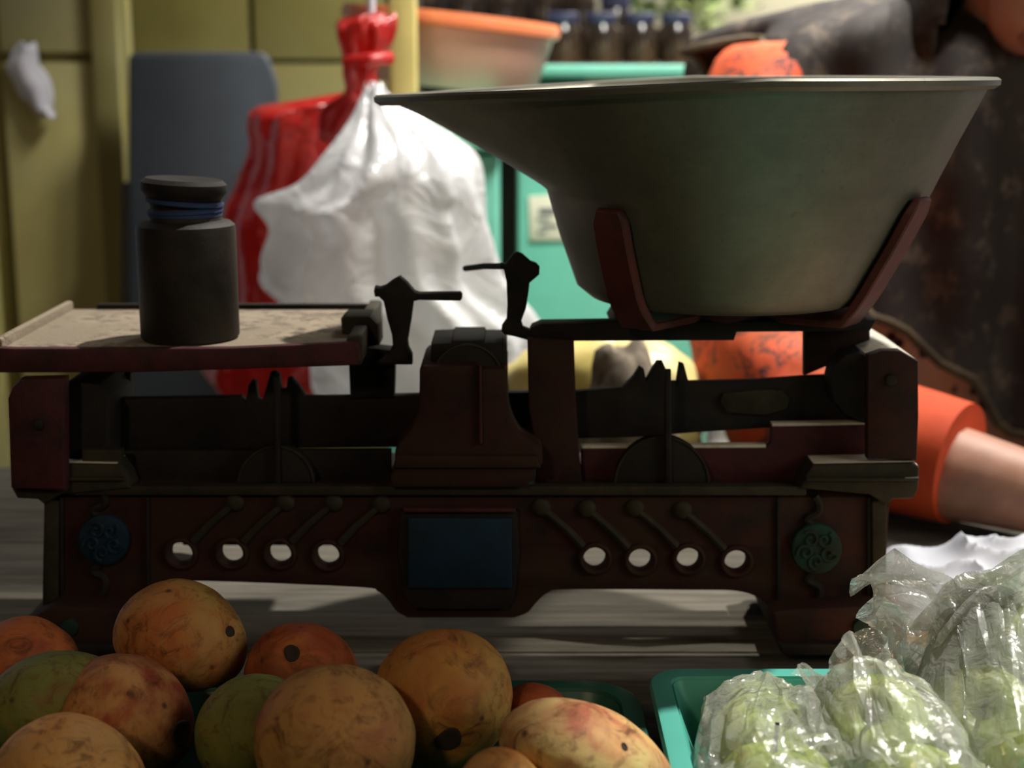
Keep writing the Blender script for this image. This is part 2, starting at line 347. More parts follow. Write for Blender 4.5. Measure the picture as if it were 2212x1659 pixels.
front = slab('front_panel', outline, 0, .009, M['red_paint'], sc, .0015, [circ(x, y, 24, 20) for x, y in HOLES_R + HOLES_L])
# rings and ribs on the panel
for i, (x, y) in enumerate(HOLES_R + HOLES_L):
    c = at(x, y, 0); bm = bmesh.new()
    rings = []
    for k in range(28):
        a = 2 * math.pi * k / 28
        rings.append([Vector((c.x + (.0083 + .0017 * math.cos(b)) * math.cos(a), -.0006 + .002 * math.sin(b), c.z + (.0083 + .0017 * math.cos(b)) * math.sin(a))) for b in [2 * math.pi * q / 8 for q in range(8)]])
    rings.append(rings[0]); loft(bm, rings); bmesh.ops.remove_doubles(bm, verts=bm.verts, dist=1e-6)
    bm_obj('hole_ring', bm, M['red_paint'], front)
    s = -1 if i < 4 else 1
    p = [(x + s * 26, y - 26), (x + s * 60, y - 62), (x + s * 95, y - 92), (x + s * 116, y - 108)]
    tube_obj('rib', [at(px, py, -.0005) for px, py in p], lambda u: .0026 - .0006 * u, M['olive_edge'], front, 8)
    c = at(x + s * 116, y - 110, -.0005); bm = bmesh.new(); bmesh.ops.create_uvsphere(bm, u_segments=12, v_segments=8, radius=.0055, matrix=Matrix.Translation(c) @ Matrix.Diagonal((1, .5, 1, 1)))
    bm_obj('boss', bm, M['olive_edge'], front)
# raised panel lines of the ends, medallions with scrolls
for x in (1682, 1878, 132, 318):
    slab('panel_bead', [(x - 4, 1075), (x + 4, 1075), (x + 4, 1300), (x - 4, 1300)], -.0022, .001, M['iron'], front, .0006)
slab('side_moulding', [(1884, 1085), (1916, 1078), (1914, 1305), (1886, 1300)], -.004, .002, M['olive_edge'], front, .001)
slab('side_moulding', mir([(1884, 1085), (1916, 1078), (1914, 1305), (1886, 1300)]), -.004, .002, M['olive_edge'], front, .001)
for cx, cy, mm in ((1765, 1187, M['green_paint']), (222, 1168, M['blue_paint'])):
    md = slab('medallion', circ(cx, cy, 55, 36), -.0045, .001, mm, front, .002)
    bm = bmesh.new()
    for k in range(5):
        a = R(72 * k + 20); ctr = (cx + 26 * math.cos(a), cy + 26 * math.sin(a)); pts = []
        for q in range(15):
            th = a + q * .55; rr = 19 * (1 - q / 17)
            pts.append(at(ctr[0] + rr * math.cos(th), ctr[1] + rr * math.sin(th), -.0048))
        tube(bm, pts, .0011, 6)
    bm_obj('scroll', bm, mm, md)
    for sg in (1, -1):
        p = arc_pts([(cx - 6, cy - sg * 50), (cx - 22, cy - sg * 66), (cx + 2, cy - sg * 80), (cx + 4, cy - sg * 100), (cx - 5, cy - sg * 116)], 4)
        tube_obj('scroll_stem', [at(a, b, -.0005) for a, b in p], .0026, M['iron'], front, 8)
# centre shield with blue plate
shield = slab('shield', [(862, 1104), (1118, 1104), (1122, 1200), (1112, 1290), (1095, 1318), (895, 1318), (872, 1290), (858, 1200)], -.005, .001, M['iron'], front, .002)
slab('blue_plate', [(880, 1120), (1106, 1120), (1106, 1272), (880, 1272)], -.0075, -.003, M['blue_paint'], front, .0012, label='blue painted plate')
slab('shield_top_bead', [(870, 1098), (1114, 1098), (1114, 1108), (870, 1108)], -.0085, -.002, M['maroon'], front, .001)
# deck and ends
z1 = at(0, 1052, 0).z
xl, xr = at(97, 0, 0).x, at(1913, 0, 0).x
box_obj('deck', at(97, 1052, 0).x, at(1905, 1052, 0).x, 0, .078, z1 - .007, z1, M['red_paint'], sc, .001)
box_obj('deck_lip', at(150, 1052, 0).x, at(1740, 1052, 0).x, -.004, .004, z1 - .004, z1 + .0015, M['olive_edge'], sc, .001)
for px in (95, 1904):
    x = at(px, 1100, 0).x; box_obj('end_wall', x, x + .006,   .006, .078, .02, z1 - .004, M['red_paint'], sc, .001)
box_obj('rear_shadow_bar', at(330, 1100, 0).x, at(1680, 1100, 0).x, .068, .078, .042, .053, M['iron'], sc, .001)  # added unseen bar that throws a dark band on the table
slab('rear_shadow_bar', [(330, 1118), (700, 1118), (900, 1150), (1190, 1150), (1330, 1112), (1420, 1100), (1560, 1120), (1680, 1112), (1680, 1126), (1540, 1132), (1400, 1118), (1200, 1170), (880, 1170), (700, 1132), (330, 1132)], .066, .074, M['iron'], sc, .001)  # added wavy bar that breaks up the light patches below the base
# feet
FT = [(1668, 1322), (1700, 1316), (1890, 1308), (1905, 1312), (1962, 1347), (1962, 1396), (1690, 1396), (1676, 1380)]
for fn in (lambda p: p, mir):
    ft = slab('foot', fn(FT), -.018, .085, M['red_paint'], sc, .003)
    b0 = on_z(1690, 1416, 0); P = fn([(1684, 1392), (1964, 1392), (1964, 1412), (1960, 1417.5), (1696, 1417.5), (1686, 1408)])
    slab('foot_lip', P, -.022, .088, M['iron'], ft, .0015)
    c = fn([(1862, 1358)])[0]; slab('foot_stud', circ(c[0], c[1], 19, 18), -.0205, -.015, M['green_paint'], ft, .001)
# cornices
CO = [(1728, 1056), (1738, 1030), (1756, 1004), (1976, 1000), (1987, 1010), (1985, 1058), (1974, 1078), (1930, 1080), (1915, 1092), (1880, 1070)]
for fn in (lambda p: p, mir):
    co = slab('cornice', fn(CO), -.006, .015, M['olive_edge'], sc, .002)
    slab('sunlit_dusty_top', fn([(1758, 1001), (1975, 997), (1984, 1006), (1754, 1009)]), -.004, .015, M['sunlit_dust'], co, .001, label='dusty top ledge with painted sunlight')  # pale strip paints sunlight on the dusty cornice top
    slab('cornice_bead', fn([(1742, 1032), (1986, 1032), (1986, 1040), (1740, 1040)]), -.0085, -.004, M['olive_edge'], co, .001)
# pylon
PY = [(846, 1054), (842, 1030), (852, 1015), (853, 975)] + arc_pts([(860, 960), (890, 920), (904, 870), (906, 800)], 5) + [(914, 790), (1030, 788), (1036, 796), (1090, 797), (1097, 805)] + \
     arc_pts([(1096, 860), (1102, 900), (1125, 940), (1165, 962)], 5) + [(1172, 975), (1172, 1003), (1158, 1015), (1150, 1036), (1135, 1054)]
py_ = slab('pylon', PY, -.010, .055, M['red_paint'], sc, .002)
slab('pylon_rib', [(1034, 790), (1040, 790), (1042, 960), (1034, 960)], -.0125, -.008, M['maroon'], py_, .0008)
slab('pylon_step', [(856, 985), (1160, 985), (1168, 1012), (850, 1012)], -.0135, -.008, M['red_paint'], py_, .0015)
slab('pylon_cap', [(931, 742), (975, 740), (977, 735), (1045, 735), (1047, 741), (1088, 741), (1095, 750), (1096, 806), (928, 806)], .004, .05, M['iron'], sc, .002)
slab('fulcrum_disc', circ(1010, 820, 76, 30, 0, 180), -.001, .010, M['iron'], sc, .0012)
tube_obj('disc_rim', [at(x, y, -.001) for x, y in circ(1010, 820, 75, 30, 5, 175)], .0007, M['olive_edge'], sc, 6)
# beams
slab('beam', [(140, 868), (240, 862), (520, 857), (530, 870), (536, 832), (545, 820), (552, 826), (556, 862), (566, 868), (575, 835), (583, 806), (594, 803), (603, 812), (607, 842), (618, 842), (621, 818), (630, 818), (645, 835), (660, 857), (700, 858), (910, 853), (1100, 848), (1250, 846),
      (1345, 838), (1368, 815), (1382, 793), (1392, 800), (1396, 822), (1408, 800), (1420, 782), (1432, 782), (1440, 800), (1446, 826), (1462, 826), (1468, 785), (1478, 788), (1488, 826), (1640, 822), (1735, 815), (1800, 812), (1872, 818), (1872, 914), (1740, 920), (1500, 935), (1380, 945), (1250, 948), (1090, 946), (910, 966), (600, 970), (240, 972), (140, 975)], .026, .034, M['iron'], sc, .0012)
slab('beam', [(240, 890), (900, 878), (1100, 872), (1860, 846), (1860, 895), (1500, 915), (1100, 925), (240, 945)], .056, .062, M['iron'], sc, .0012)
for pts in ([(1555, 868), (1562, 850), (1640, 842), (1690, 842), (1708, 862), (1700, 885), (1650, 898), (1570, 892)],):
    slab('beam_badge', pts, .0235, .028, M['olive_edge'], sc, .001)
# back plates with dusty top edges, sunlight painted in as pale strips
slab('back_plate', [(1255, 968), (1655, 966), (1664, 955), (1666, 920), (1880, 917), (1880, 1045), (1255, 1045)], .016, .022, M['maroon'], sc, .0012)
slab('back_plate', [(250, 975), (845, 972), (845, 1045), (250, 1045)], .016, .022, M['iron'], sc, .0012)
slab('sunlit_dusty_edge', [(1255, 963), (1655, 961), (1655, 968), (1255, 970)], .016, .023, M['sunlit_dust'], sc, .0008)
slab('sunlit_dusty_edge', [(1668, 915), (1880, 912), (1880, 918), (1668, 922)], .016, .023, M['sunlit_dust'], sc, .0008)
# half discs and tie rods
for cx, cy, r, xt in ((1430, 1046, 102, 1443), (596, 1046, 82, 600)):
    slab('guide_disc', circ(cx, cy, r, 34, 0, 180), .006, .016, M['iron'], sc, .0015)
    tube_obj('disc_rim', [at(x, y, .006) for x, y in circ(cx, cy, r - 1, 34, 3, 178)], .0007, M['olive_edge'], sc, 6)
slab('tie_rod', [(1436, 800), (1450, 800), (1452, 1046), (1437, 1046)], .002, .008, M['iron'], sc, .001)
slab('tie_rod', [(590, 812), (602, 812), (604, 1046), (592, 1046)], .002, .008, M['iron'], sc, .001)
slab('pivot_block', [(138, 830), (170, 822), (215, 830), (238, 862), (240, 1046), (138, 1046)], .004, .06, M['iron'], sc, .003)
slab('stop_block', [(176, 972), (262, 972), (264, 1040), (176, 1040)], -.001, .006, M['olive_edge'], sc, .001)
# left platform
YPF = -.008
zp = at(400, 752, YPF).z
def Xp(px, Y): return at(px, 752, Y).x
pl0, pl1 = at(-14, 752, YPF).x, at(776, 752, YPF).x
plat = box_obj('left_platform', pl0 + .003, pl1 - .003, YPF + .002, .128, zp - .010, zp, M['dusty'], sc, .0008, 'dusty worn weight platform')
slab('front_rim', [(-14, 750), (30, 752), (300, 752), (500, 751), (775, 738), (778, 780), (770, 790), (300, 805), (-14, 806)], YPF - .004, YPF + .002, M['maroon'], plat, .0015, label='maroon painted front rim')
box_obj('back_rim', pl0 + .02, pl1, .126, .131, zp - .010, zp + .0035, M['iron'], plat, .001)
bm = bmesh.new()
for k, Y in enumerate((YPF + .001, .126)):
    pass
box_obj('side_rim', pl0, pl0 + .005, YPF, .128, zp - .010, zp + .0055, M['dusty'], plat, .0015)
box_obj('side_rim', pl1 - .007, pl1 + .001, YPF, .128, zp - .010, zp + .006, M['olive_edge'], plat, .0015)
slab('lug', [(735, 690), (745, 682), (800, 682), (818, 700), (820, 745), (812, 752), (776, 758), (740, 752)], .035, .062, M['olive_edge'], plat, .003)
# pixel outline of the right hand leg and the pointer on it
slab('platform_leg', [(752, 755), (790, 750), (850, 757), (852, 790), (850, 860), (756, 862)], .024, .040, M['iron'], sc, .0015)
slab('platform_leg', [(15, 862), (24, 838), (44, 818), (140, 816), (141, 1061), (22, 1056)], -.014, -.004, M['maroon'], sc, .002)
slab('leg_bolt', circ(80, 918, 12, 16), -.0165, -.013, M['iron'], sc, .001)
bm = bmesh.new(); tube(bm, [at(200, 818, .03), at(232, 828, .03), at(246, 842, .03), at(236, 858, .03)], .0022, 8); tube(bm, [at(222, 842, .03), at(246, 866, .03)], .0024, 8)
bm_obj('hook', bm, M['dusty'], sc)
slab('hanger', [(252, 806), (282, 806), (282, 870), (256, 870)], .05, .056, M['maroon'], sc, .001)
# pointers
slab('pointer', [(863, 598), (878, 610), (895, 630), (905, 634), (994, 633), (998, 637), (998, 646), (994, 651), (905, 649), (893, 652), (888, 690), (880, 738), (882, 752), (890, 768), (890, 789), (850, 789), (800, 790), (838, 768), (848, 745), (846, 725), (836, 690), (828, 652), (818, 642), (809, 642), (807, 630), (809, 620), (820, 622), (832, 618), (848, 606)], .016, .026, M['iron'], sc, .0018)
slab('pointer', [(1108, 550), (1118, 546), (1128, 550), (1146, 566), (1158, 570), (1166, 578), (1165, 594), (1156, 602), (1144, 612), (1142, 632), (1136, 668), (1126, 695), (1130, 708), (1150, 716), (1170, 730), (1140, 736), (1112, 728), (1090, 724), (1083, 716), (1084, 706), (1094, 692), (1096, 660), (1094, 610), (1088, 584), (1078, 577), (1080, 571), (1092, 572)], .016, .026, M['iron'], sc, .0018)
tube_obj('pointer_rod', [at(1086, 575, .02), at(1045, 575, .05), at(1005, 580, .085)], .0018, M['iron'], sc, 8)
# right platform frame
slab('platform_bar', [(1142, 722), (1150, 708), (1170, 700), (1300, 698), (1895, 690), (1880, 716), (1592, 718), (1586, 736), (1142, 738)], .016, .034, M['iron'], sc, .0015)
slab('platform_leg', [(1139, 730), (1240, 734), (1244, 860), (1250, 960), (1258, 1044), (1158, 1044), (1156, 960), (1142, 880)], .008, .0145, M['red_paint'], sc, .0012)
slab('platform_leg', [(1738, 704), (1880, 690), (1880, 830), (1860, 822), (1838, 770), (1738, 812)], .036, .044, M['red_paint'], sc, .0012)
slab('pivot_boss', [(1790, 830), (1800, 790), (1826, 764), (1858, 756), (1880, 772), (1880, 920), (1830, 900), (1800, 870)], .010, .030, M['iron'], sc, .004)
el = slab('end_plate', [(1875, 768), (1906, 757), (1945, 757), (1984, 780), (1985, 900), (1981, 995), (1874, 992), (1874, 870)], -.004, .004, M['red_paint'], sc, .0012)
slab('sunlit_end_cap', [(1875, 768), (1906, 757), (1945, 757), (1984, 780), (1984, 800), (1875, 800)], .004, .085, M['sunlit_dust'], el, .0015, label='dusty top of the end plate with painted sunlight')  # pale colour paints sunlight on the cap
slab('leg_bolt', circ(1926, 822, 13, 16), -.0065, -.003, M['iron'], sc, .001)

# ------------------------------------------------------------------ pan (lofted scoop) + brackets
YB = .052; PXC = 1560
def wx(px): return at(px, 400, YB).x
bc = at(PXC, 400, YB); Xc = bc.x
KE = [(0.0, 1280, 1862, 634), (.05, 1252, 1884, 612), (.30, 1212, 1945, 505), (.53, 1180, 2000, 400), (.56, 1160, 2006, 386), (.75, 1018, 2050, 294), (.9, 900, 2088, 219), (1.0, 818, 2110, 173)]
def lev(t):
    for a, b in zip(KE[:-1], KE[1:]):
        if t <= b[0] + 1e-9:
            u = (t - a[0]) / (b[0] - a[0]); return [a[i] + (b[i] - a[i]) * u for i in range(1, 4)]
    return list(KE[-1][1:])
def pan_pt(t, th):
    l, r, y = lev(t); z = at(PXC, y, YB).z
    kx = .862 / ray(PXC, y).y / FPX; ar = (r - PXC) * kx; al = (PXC - l) * kx
    c, s = math.cos(th), math.sin(th)
    sp = max(0, (t - .53) / .47)
    if c >= 0: x, yy = ar * c, ar * s
    else:
        e = 1 + .75 * sp
        x = al * c; yy = ar * math.copysign(abs(s) ** e, s)
    dz = .0 if x > 0 else .0104 * t ** 2 * (x / .2)
    return Vector((Xc + x, YB + yy, z + dz))
NT_, NA = 40, 96
pan = empty('scale_pan', (Xc, YB, at(PXC, 634, YB).z), 'large grey metal pan with pointed pouring spout on top of the scale', 'pan')
bm = bmesh.new()
tl = [0, .02, .05] + [.05 + .95 * k / NT_ for k in range(1, NT_ + 1)]
outer = [[pan_pt(t, 2 * math.pi * k / NA) for k in range(NA)] for t in tl]
def shrink(ring, d):
    out = []
    for i, p in enumerate(ring):
        a, b = ring[i - 1], ring[(i + 1) % len(ring)]; tg = (b - a); nn = Vector((tg.y, -tg.x, 0)).normalized()
        out.append(p - nn * d)
    return out
inner = [[p + Vector((0, 0, .0015 if i < 2 else 0)) for p in shrink(r, .0014)] for i, r in enumerate(outer)]
loft(bm, outer + inner[::-1], True, True, True)
bm_obj('bowl', bm, M['pan'], pan, angle=60)
bm = bmesh.new(); rim = [p + Vector((0, 0, 0)) for p in outer[-1]]
cen = Vector((Xc, YB, 0)); prof = [(-.001, .001), (.003, .0018), (.0048, .0005), (.0045, -.0022), (.0015, -.0042), (-.0012, -.003)]
rr = []
outr = shrink(rim, -1)
for i, p in enumerate(rim):
    nn = (outr[i] - p).normalized(); rr.append([p + nn * a + Vector((0, 0, b)) for a, b in prof])
rr.append(rr[0]); loft(bm, rr); bmesh.ops.remove_doubles(bm, verts=bm.verts, dist=1e-6)
bm_obj('rolled_rim', bm, M['pan'], pan)
# brackets belong to the scale
def strip(name, path, wid, m, parent, label=None):
    """path: list of (centre, width dir, thick dir, half width, thickness)"""
    bm = bmesh.new(); rings = []
    for c, wv, nv, hw, th in path:
        rings.append([c - wv * hw, c - wv * hw * .96 + nv * th, c + wv * hw * .96 + nv * th, c + wv * hw])
    loft(bm, rings, True, True, True); bmesh.ops.bevel(bm, geom=list(bm.edges), offset=.0009, segments=1, affect='EDGES')
    return bm_obj(name, bm, m, parent, label)
zb = at(PXC, 634, YB).z
for th, top in ((R(180 + 47), .50), (R(360 - 37), .53), (R(180 - 47), .50), (R(37), .53)):
    path = []; dirv = Vector((math.cos(th), math.sin(th), 0)); wv = Vector((-math.sin(th), math.cos(th), 0))
    for rr_ in (.02, .05):
        path.append((Vector((Xc, YB, zb - .0065)) + dirv * rr_, wv, Vector((0, 0, -1)), .012, .005))
    p0 = pan_pt(0.0, th); path.append((Vector((p0.x, p0.y, zb - .006)), wv, (dirv * .3 + Vector((0, 0, -1))).normalized(), .012, .005))
    for k in range(0, 9):
        t = .04 + (top - .04) * k / 8; a = pan_pt(t, th); a2 = pan_pt(t + .02, th); b = pan_pt(t, th + .02)
        wv2 = (b - a).normalized(); nv = wv2.cross(a2 - a).normalized()
        if nv.dot(dirv) < 0: nv = -nv
        hw = .0115 if k < 8 else .0085
        path.append((a + nv * .0012, wv2, nv, hw, .0055 if k < 8 else .0045))
    strip('pan_bracket', path, .022, M['bracket'], sc)
bm = bmesh.new(); lathe(bm, [(.034, -.013), (.036, -.0115), (.036, -.0075), (.034, -.0065), (.0, -.0065)], (Xc, YB, zb), 32)
bm_obj('pan_hub', bm, M['maroon'], sc)
slab('hub_support', [(1330, 686), (1860, 680), (1870, 700), (1320, 702)], .030, .075, M['iron'], sc, .0015)

# ------------------------------------------------------------------ weight
wr = 107 / FPX * .83; wc = at(413, 752, 0.024); wz = zp
wt = empty('iron_weight', (wc.x, .024, wz), 'dark cast iron weight with mushroom knob standing on the left platform', 'weight')
top = at(413, 478, .024).z - wz; C0 = (wc.x, .024, wz)
bm = bmesh.new(); lathe(bm, [(0, 0), (wr * .95, 0), (wr, .002), (wr * 1.0, top - .006), (wr * .985, top - .002), (wr * .9, top), (wr * .74, top + .001), (wr * .73, top + .003), (wr * .68, top + .008)], C0, 56)
bm_obj('body', bm, M['weight_iron'], wt)
kz = top + .0035
bm = bmesh.new(); lathe(bm, [(wr * .66, 0), (wr * .66, .004), (wr * .70, .008), (wr * .80, .0115), (wr * .86, .014), (wr * .85, .018), (wr * .76, .0203), (wr * .4, .0195), (0, .019)], (0, 0, 0), 48)
bmesh.ops.transform(bm, matrix=Matrix.Translation((wc.x - .001, .024, wz + kz)) @ Matrix.Rotation(R(3.5), 4, 'Y'), verts=bm.verts)
bm_obj('knob', bm, M['iron'], wt)
bm = bmesh.new()
for q, (zz, tl_) in enumerate(((.0005, 0), (.0025, .02), (.0075, -.07))):
    pts = [(wc.x + wr * (.69 + .02 * q) * math.cos(a), .024 + wr * (.69 + .02 * q) * math.sin(a), wz + kz + zz + tl_ * wr * math.cos(a)) for a in [2 * math.pi * k / 40 for k in range(41)]]
    tube(bm, pts, .0016, 6)
bm_obj('cord', bm, M['blue_cord'], wt, 'blue twine wound round the neck')

# ================================================================== TRAYS
def rrect(x0, x1, y0, y1, r, z, n=7):
    out = []
    for cx, cy, a0 in ((x1 - r, y1 - r, 0), (x0 + r, y1 - r, 90), (x0 + r, y0 + r, 180), (x1 - r, y0 + r, 270)):
        for k in range(n): a = R(a0 + 90 * k / (n - 1)); out.append(Vector((cx + r * math.cos(a), cy + r * math.sin(a), z)))
    return out
def tray(name, x0, x1, y0, y1, h, m, label, taper=.012, r=.03, lip=.007):
    o = empty(name, ((x0 + x1) / 2, (y0 + y1) / 2, 0), label, 'tray')
    def rg(d, z): return rrect(x0 + d, x1 - d, y0 + d, y1 - d, max(.004, r - d), z)
    bm = bmesh.new()
    loft(bm, [rg(taper + lip + .002, .0005), rg(taper + lip, .0025), rg(lip + .0022, h - .003), rg(lip + .0044, h - .002), rg(taper + lip + .002, .004), rg(taper + lip + .006, .003)], True, True, True)
    bm_obj('basin_body', bm, m, o)
    bm = bmesh.new(); loft(bm, [rg(lip + .004, h - .004), rg(.001, h - .004), rg(0, h - .006), rg(-.0006, h - .003), rg(.0005, h - .0005), rg(.0025, h), rg(lip + .003, h - .0005), rg(lip + .004, h - .004)], True)
    bm_obj('rim', bm, m, o)
    return o
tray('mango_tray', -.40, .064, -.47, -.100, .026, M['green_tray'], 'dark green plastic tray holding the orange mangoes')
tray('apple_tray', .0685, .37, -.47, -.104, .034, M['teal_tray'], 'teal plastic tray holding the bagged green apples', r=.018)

# ================================================================== MANGOES
def mango(px, py, d, rx, ry, roll, depth, m, label, scar=None, scar_r=.004, bend=.10, group='mangoes heaped in the green tray'):
    c = CAM + ray(px, py) * (d / ray(px, py).y)
    a, b = rx / FPX * d, ry / FPX * d
    bm = bmesh.new(); bmesh.ops.create_uvsphere(bm, u_segments=80, v_segments=56, radius=1)
    sd = px * .01
    for v in bm.verts:
        p = v.co.copy()
        q = Vector((p.x * (1 + .06 * p.x), p.y, p.z + bend * (.35 - p.x * p.x)))
        q *= 1 + .022 * noise.noise(p * 1.6 + Vector((sd, 0, 0))) + .007 * noise.noise(p * 5 + Vector((sd, 3, 0)))
        v.co = Vector((q.x * a, q.y * depth, q.z * b))
    bmesh.ops.transform(bm, matrix=Matrix.Translation(c) @ Matrix.Rotation(-R(roll), 4, 'Y') @ Matrix.Rotation(-PITCH * 1.5, 4, 'X'), verts=bm.verts)
    hit = None
    if scar:
        bvh = BVHTree.FromBMesh(bm); hit = bvh.ray_cast(CAM, ray(*scar).normalized())
        if hit[0] is not None:
            for v in bm.verts:
                k = (v.co - hit[0]).length / (scar_r * 2.6)
                if k < 1: v.co -= hit[1] * (scar_r * .45 * (1 - k * k) ** 2)
    base = Vector((c.x, c.y, min(v.co.z for v in bm.verts)))
    o = bm_obj('mango', bm, m, None, None, True, base, 0); props(o, label, 'mango', group)
    if hit and hit[0] is not None:
        bm = bmesh.new(); lathe(bm, [(0, .0002), (scar_r * .5, .0001), (scar_r * .72, .0006), (scar_r * .95, .0004), (scar_r * 1.1, -.0012)], (0, 0, 0), 20)
        for v in bm.verts:
            a = math.atan2(v.co.y, v.co.x); v.co.xy *= 1 + .10 * math.sin(2 * a + px) + .05 * math.sin(3 * a + py)
        q = hit[1].to_track_quat('Z', 'Y').to_matrix().to_4x4()
        bmesh.ops.transform(bm, matrix=Matrix.Translation(hit[0] - hit[1] * (scar_r * .36)) @ q, verts=bm.verts)
        bm_obj('stem_scar', bm, M['stem'], o)
    return o
mm = lambda n, base, blush, green, g, s: mango_mat(n, base, blush, green, g, s)
YG, RD, OR, PL, GR = (.42, .26, .07), (.32, .062, .028), (.50, .19, .05), (.56, .30, .10), (.17, .18, .04)
MA = mm('mango_tan_skin', (.50, .25, .085), (.46, .145, .04), YG, .46, 1)
MB_ = mm('mango_red_skin', (.46, .13, .04), RD, OR, .6, 2)
MC = mm('mango_green_skin', GR, (.24, .21, .05), (.13, .18, .05), .4, 3)
MD = mm('mango_blushed_skin', (.50, .24, .08), RD, PL, .62, 4)
ME = mm('mango_golden_skin', (.66, .34, .09), (.54, .21, .05), PL, .45, 5)
MF = mm('mango_scarlet_skin', (.42, .10, .03), (.30, .05, .02), OR, .55, 6)
MH = mm('mango_freckled_skin', (.48, .24, .075), (.36, .13, .05), (.44, .25, .075), .42, 7)
MI = mm('mango_ochre_skin', (.46, .22, .05), (.40, .13, .035), YG, .5, 8)
MJ = mm('mango_pale_skin', (.55, .34, .13), (.38, .12, .06), (.55, .50, .20), .48, 9)
mango(385, 1374, .715, 153, 124, -20, .030, MA, 'tan mango topping the heap with small round stem scar at its right', (500, 1363), .0032)
mango(50, 1437, .705, 118, 108, 10, .029, MB_, 'red mango at the back left edge of the heap', None)
mango(105, 1520, .655, 165, 112, 22, .031, MC, 'green mango between the red and the blushed one at left', None)
mango(260, 1546, .650, 166, 138, -20, .032, MD, 'red blushed mango with dark hollow scar, in front of the tan topping one', (400, 1585), .0065)
mango(140, 1690, .585, 184, 152, -12, .034, ME, 'golden yellow mango in the front left corner of the heap', (95, 1735), .004)
mango(645, 1452, .705, 132, 110, 0, .030, MF, 'small scarlet mango with dark navel at the back of the heap', (630, 1408), .0042)
mango(545, 1575, .640, 140, 120, 25, .030, MC, 'dark green mango half hidden behind the freckled large one', None)
mango(718, 1612, .600, 186, 186, 35, .034, MH, 'large freckled brownish mango in the front middle of the heap', None, bend=.03)
mango(955, 1512, .650, 160, 162, 60, .032, MI, 'ochre mango standing upright with dark round scar near its bottom', (970, 1604), .0058, bend=.04)
mango(1262, 1638, .592, 220, 122, -24, .034, MJ, 'pale mango with small pits lying beside the teal tray', (1350, 1612), .0018, bend=.08)
mango(1075, 1716, .548, 108, 104, 0, .026, ME, 'small peach coloured mango at the very front edge', None)
mango(1150, 1528, .668, 78, 54, 0, .022, MF, 'dull red mango behind the pale one against the tray wall', None)

# ================================================================== APPLES IN BAGS
APPLES = []
def apple(x, y, z, r, label, stem=True, tilt=(0, 0)):
    c = Vector((x, y, max(z, r * .86 + .0045))); APPLES.append((c, r))
    bm = bmesh.new(); bmesh.ops.create_uvsphere(bm, u_segments=32, v_segments=20, radius=1)
    mt = Matrix.Translation(c) @ Matrix.Rotation(R(tilt[0]), 4, 'X') @ Matrix.Rotation(R(tilt[1]), 4, 'Y')
    for v in bm.verts:
        p = v.co; rho = math.hypot(p.x, p.y); z = p.z * .88
        if p.z > 0: z -= .42 * math.exp(-(rho / .30) ** 2) - .03
        else: z += .24 * math.exp(-(rho / .28) ** 2)
        k = 1 + .03 * math.cos(5 * math.atan2(p.y, p.x)) * (p.z < 0) - .06 * max(0, -p.z)
        v.co = mt @ Vector((p.x * k * r, p.y * k * r, z * r))
    o = bm_obj('apple', bm, M['apple'], None, None, True, c - Vector((0, 0, r * .88)), 0); props(o, label, 'apple', 'green apples in clear bags')
    if stem:
        bm = bmesh.new(); tube(bm, [mt @ Vector((0, 0, r * .42)), mt @ Vector((.03 * r, 0, r * .75)), mt @ Vector((.10 * r, 0, r * 1.15))], .0011, 6); bm_obj('stem', bm, M['stem'], o)
    return c, r
def bag(name, items, neck, label, seed, mat_=None, pad=.0035):
    """film wrapped round a set of apples, crumpled, with a flared neck"""
    cs = [c for c, r in items]; ctr = sum(cs, Vector()) / len(cs)
    rnd = random.Random(int(seed * 100)); bm = bmesh.new()
    for c, r in items:
        for _ in range(64):
            d = Vector((rnd.gauss(0, 1), rnd.gauss(0, 1), rnd.gauss(0, 1))).normalized()
            q = c + d * r * rnd.choice((1.05, 1.06, 1.08, 1.11, 1.18)); q.z = max(q.z, .0048); bm.verts.new(q)
    res = bmesh.ops.convex_hull(bm, input=bm.verts)
    bmesh.ops.delete(bm, geom=[v for v in bm.verts if not v.link_faces], context='VERTS')
    bmesh.ops.subdivide_edges(bm, edges=bm.edges, cuts=1, use_grid_fill=True); bmesh.ops.triangulate(bm, faces=bm.faces)
    for step, amp in ((0, .0055), (1, .0034), (2, .0017)):
        if step: bmesh.ops.subdivide_edges(bm, edges=bm.edges, cuts=1, use_grid_fill=True)
        bm.normal_update(); off = Vector((seed * 3.1, step * 1.7, seed))
        mv = [(v, v.normal * (amp * 2.0 * (.45 - abs(noise.noise(v.co * (38 * 2 ** step) + off))) * (1 if v.co.z > .012 else .2))) for v in bm.verts]
        for v, m_ in mv: v.co += m_; v.co.z = max(v.co.z, .0048)
    o = empty(name, (ctr.x, ctr.y, .0045), label, 'plastic bag', 'clear bags of apples in the teal tray')
    bm_obj('film', bm, mat_ or M['clear_film'], o, angle=26)
    neck_film(o, neck, seed, mat_)
    return o
